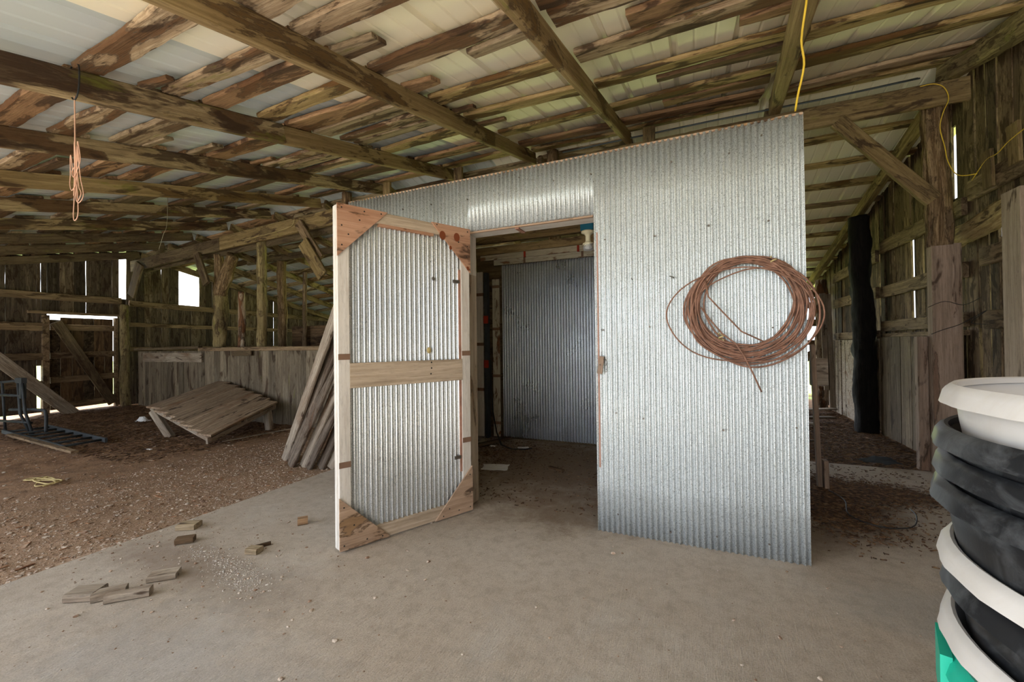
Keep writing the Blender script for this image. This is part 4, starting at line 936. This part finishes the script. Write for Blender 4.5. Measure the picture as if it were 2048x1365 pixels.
m = MB(); m.tube(catm([(0, 0, -.02), (-.045, 0, .03), (-.05, 0, .16), (.045, 0, .16), (.045, 0, .03)], closed=True), .004, 7, closed=True); m.build('wrap', M['black'], t, True)
cord('thin_wire', [(-5.8, 2.9, rz(-5.8, 2.9)), (-5.82, 2.9, 2.75), (-5.86, 2.88, 2.62), (-5.93, 2.87, 2.45)], .0025, M['thinwire'], 'thin loose wire dangling from the plain brown rafter, left', 'wire')
yc = 3.75
cord('extension_cord', [(.50, 2.2, 2.90), (.525, 2.42, 2.955), (.535, 2.5, 2.945), (.529, 2.58, 2.819), (.551, 2.64, 2.719), (.537, 2.72, 2.606), (.534, 2.775, 2.545)], .0055, M['yellow'], 'yellow cord drooping from a rafter to the top corner of the metal wall')
cord('cord', [(1.93, 5.01, 3.585), (2.02, 5.0, 3.58), (2.09, 5.0, 3.53), (2.12, 5.0, 3.42), (2.08, 5.0, 3.30), (2.07, 5.03, 3.18), (2.10, 5.03, 3.0), (2.12, 5.03, 2.86), (2.17, 5.0, 2.72), (2.25, 4.9, 2.68)], .004, M['yellow'], 'thin yellow cord looped down the shaggy bark post')
cord('cord', [(2.33, 5.15, 2.70), (2.33, 4.95, 2.80), (2.33, 4.8, 2.80), (2.33, 4.65, 2.84), (2.33, 4.3, 2.88)], .004, M['yellow'], 'yellow cord along the upper right wall rail')
cord('thin_wire', [(1.98, 5.08, 1.55), (2.1, 5.08, 1.60), (2.22, 5.07, 1.56), (2.33, 5.06, 1.62)], .0025, M['black'], 'dark wire across the broad plank post, upper strand', 'wire')
cord('thin_wire', [(2.0, 5.08, 1.30), (2.08, 5.07, 1.34), (2.18, 5.06, 1.38), (2.26, 5.03, 1.44), (2.33, 4.98, 1.5), (2.26, 5.05, 1.40), (2.33, 5.0, 1.38)], .003, M['black'], 'dark wire twisted round the broad plank post, lower tangle', 'wire')
for i, (z, y) in enumerate(((3.675, 5.06), (3.70, 5.10), (3.66, 5.20))):
    cord('conduit', [(-1.5, y, z), (.2, y, z+.01), (1.2, y, z), (1.95, y, z+.01)], .007, M['conduit'], ['slim dark conduit along the ridge, nearest the camera', 'slim dark conduit along the ridge, highest of three', 'slim dark conduit along the ridge, behind the other two'][i], 'conduit')
cord('cord', [(-7.6, 4.98, 3.24), (-7.1, 4.97, 3.25), (-6.6, 4.97, 3.28), (-6.3, 4.98, 3.34), (-6.25, 4.99, 3.45)], .004, M['straw'], 'straw coloured string along the ridge beam left of the door')
cord('curled_wire', [(.98, 4.15, .03), (1.02, 3.9, .04), (.97, 3.62, .03), (1.1, 3.5, .015), (1.28, 3.55, .02), (1.38, 3.75, .03), (1.40, 3.9, .03)], .004, M['black'], 'black wire curled on the litter right of the metal wall', 'wire')

# ------------------------------------------------------------------ stack of feed tubs
ang = math.radians(64.); D_ = 1.05
tcx, tcy = Rt*D_*math.sin(ang), Vector((Fw.x, Fw.y, 0)).normalized()*D_*math.cos(ang)
TC = Vector((tcx.x+tcy.x, tcx.y+tcy.y, 0))
RR = .338
def tub(zrim, mat, label, rad=RR, hgt=.36, handle=False, dx=(0, 0), flip=False, rot=0., notch=False):
    t = thing('feed_tub', label, 'tub', (TC.x+dx[0], TC.y+dx[1], zrim-hgt), 'stacked stock feed tubs')
    t.rotation_euler = (0, PI if flip else 0, rot)
    if flip: t.location.z = zrim
    n = 48; r = rad
    body = [(.001, 0), (r*.80, 0), (r*.82, .012), (r*.87, hgt*.5), (r*.928, hgt-.06), (r*.945, hgt-.006), (r*.938, hgt-.006), (r*.921, hgt-.06), (r*.863, hgt*.5), (r*.80, .018), (.001, .014)]
    lathe('body', body, mat, t, n)
    # rolled rim in flat facets
    rim = [(r*.93, hgt-.010), (r*.936, hgt-.001), (r*.95, hgt+.001), (r*.974, hgt-.004), (r*.986, hgt-.010), (r*1.0, hgt-.029), (r*.988, hgt-.029), (r*.974, hgt-.014), (r*.96, hgt-.009), (r*.94, hgt-.009)]
    o = lathe('rim', rim, mat, t, 72, smooth=True)
    md = o.modifiers.new('e', 'EDGE_SPLIT'); md.split_angle = math.radians(38)
    for p in o.data.vertices:          # shallow flats round the rolled edge
        a_ = math.atan2(p.co.y, p.co.x); rr_ = math.hypot(p.co.x, p.co.y)
        if rr_ > r*.965:
            k_ = (a_/(2*PI/22)) % 1; f_ = 1-.009*(1-math.cos(2*PI*k_))*.5*1; p.co.x *= f_; p.co.y *= f_
    if handle:
        for k in (0, 1):
            a = math.radians(205)+k*PI-rot
            for s_ in (-.04, .04):
                m = MB(); m.box(-.012, .012, -.02, .022, -.03, 0)
                m.build('handle_lug', mat, t, mw=Matrix.Translation((r*.90*math.cos(a+s_), r*.90*math.sin(a+s_), hgt-.036)) @ Matrix.Rotation(a+s_+PI/2, 4, 'Z'))
    if notch:
        for k in range(8):
            a = 2*PI*k/8+.3; m = MB(); m.box(-.05, .05, -.006, .008, -.085, -.0)
            m.build('rim_tab', mat, t, mw=Matrix.Translation((r*.985*math.cos(a), r*.985*math.sin(a), hgt)) @ Matrix.Rotation(a+PI/2, 4, 'Z'))
    return t
TUBS = [(1.178, 'tub_white', 'top white plastic feed tub of the stack at the right image edge', .98, False),
 (1.112, 'tub_black', 'uppermost black feed tub, just under the top white one', 1.0, False),
 (1.070, 'tub_black', 'second black feed tub from the top of the stack', 1.0, False),
 (1.028, 'tub_black', 'third black feed tub, scuffed, with a wide band of its side showing', 1.01, True),
 (.930, 'tub_white', 'middle white feed tub, under the scuffed black one', .995, False),
 (.893, 'tub_black', 'lowest black feed tub of the stack', 1.0, True),
 (.815, 'tub_white', 'lowest white feed tub, resting in the green one', 1.0, False),
 (.760, 'tub_green', 'green feed tub near the bottom of the stack', .99, False)]
for i, (z, mt, lb, sc_, hd) in enumerate(TUBS):
    tub(z, M[mt], lb, RR*sc_, .36 if i < 7 else .345, hd, (rnd.uniform(-.004, .004), rnd.uniform(-.004, .004)), rot=rnd.uniform(0, .3), notch=(mt == 'tub_green'))
tub(.413, M['tub_black'], 'upturned black tub carrying the whole stack of feed tubs on the slab', RR, .413, flip=True)

# ------------------------------------------------------------------ dirt side: platform, slabs, frame, ladder
Pf, Pr, Pl = Vector((-6.05, 3.48, .03)), Vector((-6.48, 4.80, .30)), Vector((-7.78, 3.64, .35))
ex, ey = Pl-Pf, Pr-Pf; nn_ = ey.cross(ex); nn_ = nn_ if nn_.z > 0 else -nn_; nn_.normalize()
pt = thing('wooden_platform', 'low weathered plank platform tilted down on one corner on the dirt', 'platform', Pf)
k = 7; edges = [0, .13, .27, .41, .56, .70, .85, 1.0]
for i in range(k):
    a = ex*((edges[i]+edges[i+1])/2); w_ = ex.length*(edges[i+1]-edges[i])-.018
    j0, j1 = rnd.uniform(-.02, .02), rnd.uniform(-.03, .02)
    board('deck_board', a+ey*(j0*.3), a+ey*(1+j1*.3), w_, .028, M['greyr'], nn_, parent=pt, rough=.003, seg=18)
for f in (.02, .5, .97):
    board('bearer', ey*f-nn_*.06-ex*.0, ex*1.0+ey*f-nn_*.06, .05, .06, M['grey'], nn_, parent=pt)
board('side_board', ex*.02-nn_*.095, ex*.02+ey-nn_*.095, .03, .07, M['grey'], nn_, parent=pt)
for f in (.38, .72): board('block', ex*.02+ey*f-nn_*.03, ex*.02+ey*(f+.05)-nn_*.03, .05, .035, M['greyr'], nn_, parent=pt)
def leg(top, foot): board('leg', top-Pf, foot-Pf, .11, .09, M['grey'], (0, -1, .3), parent=pt)
leg(Pl*.93+Pr*.03+Pf*.04-nn_*.05, Vector((-7.30, 3.72, -.11))); leg(Pr*.93+Pl*.05+Pf*.02-nn_*.05, Vector((-6.42, 4.68, -.12)))
board('lath', (-6.1, 3.7, -.07), (-5.75, 5.05, -.03), .03, .012, M['grey'], label='thin lath lying on the dirt beside the tilted platform', cat='lath')
# bark slabs leaning on the shed side
base = [(-4.47, 3.44), (-4.32, 3.40), (-4.16, 3.28), (-4.03, 3.33), (-3.92, 3.30), (-3.80, 3.36), (-3.66, 3.38)]
sld = ['leftmost bark slab leaning on the shed, thin pale edge', 'second leaning bark slab from the left', 'third leaning bark slab, its foot nearest the camera', 'fourth leaning bark slab, dark face', 'fifth leaning bark slab with a bluish face', 'sixth leaning bark slab partly behind the door', 'rightmost leaning bark slab, mostly behind the door']
for i, (x, y) in enumerate(base):
    top = Vector((-2.93, 2.95+.14*i, 1.95-.02*i)); A = Vector((x, y, -.085)); d = (top-A).normalized()
    board('bark_board', A, A+d*((top-A).length), .125, .04, M['barkface'] if i % 3 else M['grey'], (-.15, -.9, .15), rough=.01, seg=50, label=sld[i], cat='slab', bev=.25)
# steel frame and ladder
st = thing('steel_frame', 'rusty blue grey steel stand at the left image edge', 'stand', (-9.7, 2.85, -.1))
m = MB()
m.tube([(.05, .1, 0), (-.02, -.0, .35), (-.1, 0, .85)], .02, 8); m.tube([(.3, .05, -.02), (.15, .0, .4), (.05, .0, .86)], .02, 8); m.tube([(-.9, 0, .82), (-.3, .02, .86), (.1, 0, .9)], .02, 8); m.tube([(-.75, .05, .0), (-.7, 0, .85)], .018, 8)
m.build('legs', M['steel_blue'], st, True)
m = MB(); m.tube(catm([(-.4, 0, .40), (.35, .1, .42), (.48, .12, .36), (.48, .12, .08)]), .022, 8); m.tube([(-.8, 0, .2), (.2, .05, .22)], .02, 8); m.tube([(-.9, .0, .62), (.05, 0, .64)], .022, 8); m.build('bars', M['steel_blue'], st, True)
m = MB(); m.box(-.12, .12, -.03, .03, .84, .92); m.box(.0, .07, -.02, .04, .6, .84); m.build('clamp', M['steel_blue'], st)
ld = thing('metal_ladder', 'bluish grey metal ladder lying on the dirt at the left', 'ladder', (-8.4, 2.8, -.07))
A1, B1, A2, B2 = Vector((-1.4, .38, .03)), Vector((.85, .22, .02)), Vector((-1.5, -.08, .03)), Vector((.9, -.22, .02))
for a, b in ((A1, B1), (A2, B2)): board('rail', a, b, .03, .06, M['steel_blue'], parent=ld)
for k in range(7):
    u = .05+k*.15; m = MB(); m.tube([A1.lerp(B1, u)+Vector((0, 0, .03)), A2.lerp(B2, u)+Vector((0, 0, .03))], .016, 8); m.build('rung', M['steel_blue'], ld, True)
board('plank', (-9.3, 2.62, -.01), (-7.05, 2.52, -.03), .07, .03, M['rail'], label='narrow brown plank lying across the metal ladder', cat='board')
m = MB(); r_ = random.Random(5)
m.tube(catm([(.22*math.cos(a*.9)+.05*r_.uniform(-1, 1), .07*math.sin(a*1.4)+.03*r_.uniform(-1, 1), .012*r_.random()) for a in range(22)], 4), .006, 6)
o = m.build('twine', M['straw'], smooth=True); o.location = (-6.05, 1.92, -.075); tag(o, 'tangle of pale straw twine on the dirt, left foreground', 'twine')
def crumple(name, loc, sx, sy, h, mat, label, cat, rz_=0, sd=1, flat=False):
    n = 9; vs = []; fs = []
    for i in range(n):
        for j in range(n):
            u, v = i/(n-1)-.5, j/(n-1)-.5
            z = h*(noise.noise((u*4+sd, v*4, sd))*.5+.5)+(h*max(0, 1-4*(u*u+v*v)) if not flat else 0)
            vs.append((u*sx*(1+.2*noise.noise((u*3, v*3, sd+5))), v*sy*(1+.2*noise.noise((u*3, v*3, sd+9))), z))
    fs = [(i*n+j, (i+1)*n+j, (i+1)*n+j+1, i*n+j+1) for i in range(n-1) for j in range(n-1)]
    o = mobj(name, vs, fs, mat); md = o.modifiers.new('t', 'SOLIDIFY'); md.thickness = .0015
    o.location = loc; o.rotation_euler = (0, 0, rz_); return tag(o, label, cat)
crumple('paper', (-1.87, 3.78, .004), .27, .20, .018, M['paper'], 'sheet of white paper on the shed floor near the jamb', 'paper', .3, 3, True)
crumple('paper', (-1.90, 4.6, .004), .13, .09, .02, M['paper'], 'small white paper scrap deeper inside the shed', 'paper', .5, 6, True)
crumple('paper', (-2.28, 4.55, .004), .07, .05, .02, M['paper'], 'tiny white scrap by the floor board inside the shed', 'paper', .1, 8, True)
crumple('plastic_scrap', (-9.1, 4.15, ground_h(-9.1, 4.15)+.005), .22, .15, .07, M['paper'], 'crumpled white plastic on the dirt before the stall wall', 'litter', 0, 9)
crumple('plastic_scrap', (-4.62, 3.9, ground_h(-4.62, 3.9)+.005), .07, .06, .04, M['paper'], 'small white scrap between the platform and the leaning slabs', 'litter', 0, 11)
board('lath', (-6.85, 3.05, -.085), (-6.6, 3.1, -.085), .03, .01, M['paper'], label='short white stick on the dirt in front of the platform', cat='stick')
# wood offcuts on the slab
def cut(loc, L__, w_, t_, rz_, mat, label, rough=.004, tilt=0.):
    a = Vector((math.cos(rz_), math.sin(rz_), 0)); A = Vector((*loc, 0.001))-a*L__/2; B = A+a*L__; B.z += tilt; 
    board('wood_offcut', A, B, w_, t_, mat, rough=rough, seg=10, label=label, cat='wood offcut', bev=.15)
OC = M['greyr']
cut((-3.24, 1.74), .12, .095, .036, .5, M['slab_d'], 'grey brown block on the slab edge, farthest up the left side')
cut((-3.02, 1.60), .10, .065, .036, .75, M['slab_d'], 'broken brown block just in front of the one on the slab edge', .008)
cut((-2.555, 2.09), .065, .06, .045, .9, M['slab_b'], 'small square brown block near the open door')
cut((-2.47, 1.68), .075, .06, .035, .3, M['slab_d'], 'small grey block on the crumbs in front of the door', .006)
cut((-2.50, 1.75), .10, .015, .02, 1.1, M['slab_d'], 'thin splinter behind the small grey block', .004)
cut((-2.67, 1.31), .13, .085, .03, .75, M['grey'], 'pale bark faced chunk alone on the slab', .01)
cut((-2.83, 1.05), .13, .095, .042, .55, M['grey'], 'leftmost grey offcut of the three lying together')
cut((-2.72, 1.10), .13, .06, .04, .95, M['grey'], 'middle grey offcut of the three lying together', .006)
cut((-2.61, 1.13), .18, .042, .042, .8, M['grey'], 'rightmost long grey offcut of the three lying together', .004)
cut((-1.28, 3.95), .18, .035, .02, -.4, M['slab_dark'], 'small dark stick with pale ends on the shed floor', .004)
crumple('rag', (1.68, 5.33, .0), .32, .12, .05, M['steel_blue'], 'bluish rag on the ground at the foot of the plank post', 'rag', 0, 14)

# ------------------------------------------------------------------ loose stones, chips and litter (uncountable)
ICO = None
def stones(name, n, fn, size, mat, label, seed, flat=.6, chip=False):
    r_ = random.Random(seed); m = MB()
    t_ = (1+5**.5)/2
    iv = [Vector(v).normalized() for v in ((-1, t_, 0), (1, t_, 0), (-1, -t_, 0), (1, -t_, 0), (0, -1, t_), (0, 1, t_), (0, -1, -t_), (0, 1, -t_), (t_, 0, -1), (t_, 0, 1), (-t_, 0, -1), (-t_, 0, 1))]
    ifc = [(0, 11, 5), (0, 5, 1), (0, 1, 7), (0, 7, 10), (0, 10, 11), (1, 5, 9), (5, 11, 4), (11, 10, 2), (10, 7, 6), (7, 1, 8), (3, 9, 4), (3, 4, 2), (3, 2, 6), (3, 6, 8), (3, 8, 9), (4, 9, 5), (2, 4, 11), (6, 2, 10), (8, 6, 7), (9, 8, 1)]
    V = []; F = []
    for i in range(n):
        x, y, z = fn(r_)
        s_ = size*r_.uniform(.5, 1.0)*(1+2*r_.random()**6); a = r_.random()*PI; ca, sa = math.cos(a), math.sin(a)
        if chip:
            l, w_ = s_*2.2, s_*.5; tz = r_.uniform(-.4, .4)*s_; k = len(V)
            for u, v in ((-l, -w_), (l, -w_*.6), (l, w_), (-l, w_*.7)): V.append((x+u*ca-v*sa, y+u*sa+v*ca, z+.003+(tz if u > 0 else -tz*.2)+.001))
            for u, v in ((-l, -w_), (l, -w_*.6), (l, w_), (-l, w_*.7)): V.append((x+u*ca-v*sa, y+u*sa+v*ca, z+.008+(tz if u > 0 else -tz*.2)))
            F += [(k+3, k+2, k+1, k), (k+4, k+5, k+6, k+7), (k, k+1, k+5, k+4), (k+1, k+2, k+6, k+5), (k+2, k+3, k+7, k+6), (k+3, k, k+4, k+7)]
        else:
            k = len(V); j = [1+r_.uniform(-.3, .3) for _ in range(12)]; ex_ = r_.uniform(.7, 1.3)
            for q, v in enumerate(iv):
                u, w_, h = v.x*s_*j[q]*ex_, v.y*s_*j[q], v.z*s_*flat*j[q]
                V.append((x+u*ca-w_*sa, y+u*sa+w_*ca, z+h+s_*flat*.3))
            F += [tuple(q+k for q in f) for f in ifc]
    o = mobj(name, V, F, mat); return tag(o, label, 'gravel' if not chip else 'litter', kind='stuff')
def f_dirt(r_):
    u = r_.random()**1.6; x = -3.46-u*6.5; y = .3+r_.random()*4.6; return x, y, ground_h(x, y)
def f_near(r_):
    x = -3.44-r_.random()**1.5*2.2; y = .5+r_.random()*3.6; return x, y, ground_h(x, y)
stones('gravel', 12000, f_near, .0052, M['stone'], 'small gravel stones scattered over the dirt beside the slab', 1)
stones('gravel', 3000, f_dirt, .0095, M['stone'], 'larger gravel stones strewn over the brown dirt', 2, flat=.4)
stones('wood_chips', 700, f_dirt, .009, M['chip'], 'orange and brown wood chips strewn over the dirt', 3, chip=True)
def f_slab(r_):
    if r_.random() < .6: x, y = r_.gauss(-2.6, .5), r_.gauss(1.5, .28)
    else: x, y = r_.uniform(-3.3, 1.6), r_.uniform(.5, 2.7)
    return max(-3.36, x), max(.4, min(2.7, y)), 0
stones('pebbles', 700, f_slab, .0048, M['stone'], 'small pebbles and grit scattered over the concrete slab', 4)
def f_grit(r_): 
    c = r_.choice([(-2.75, 1.55), (-2.5, 1.55), (-2.35, 1.5), (-2.2, 1.45)]); return r_.gauss(c[0], .09), r_.gauss(c[1], .05), 0
stones('grit', 1500, f_grit, .0027, M['grit'], 'patches of crushed grit among the wood offcuts on the slab', 5)
def f_lit(r_):
    q = r_.random()
    if q < .55: x, y = r_.gauss(.92, .14), r_.gauss(3.95, .3)
    elif q < .9: x, y = r_.gauss(1.3, .2), r_.gauss(4.3, .14)
    else: x, y = r_.uniform(.65, 1.9), r_.uniform(3.2, 5.1)
    return max(.62, min(2.1, x)), max(3.0, min(5.15, y)), .002
stones('straw_litter', 9000, f_lit, .0048, M['litter'], 'brown straw litter heaped on the slab right of the metal wall', 6, chip=True)
def f_pas(r_): x, y = r_.uniform(.7, 2.3), 5.25+r_.random()*4.2; return x, y, ground_h(x, y)
stones('leaf_litter', 9000, f_pas, .011, M['litter'], 'dark leaf and chip litter covering the ground of the right passage', 7, chip=True)
def f_shed(r_):
    x, y = r_.uniform(-2.6, .3), r_.uniform(2.95, 4.95)
    if r_.random() < .4: x, y = r_.gauss(-2.1, .3), r_.gauss(4.4, .3)
    return max(-2.68, min(.48, x)), max(2.9, min(4.95, y)), .001
stones('chaff', 2500, f_shed, .0045, M['litter'], 'brown chaff scattered over the floor inside the shed', 8, chip=True)
def f_far(r_): x, y = r_.uniform(-11.3, -6), r_.uniform(2.6, 5.0); return x, y, ground_h(x, y)
stones('bark_litter', 4500, f_far, .014, M['litter'], 'dark bark litter on the dirt near the gate and stall wall', 9, chip=True)
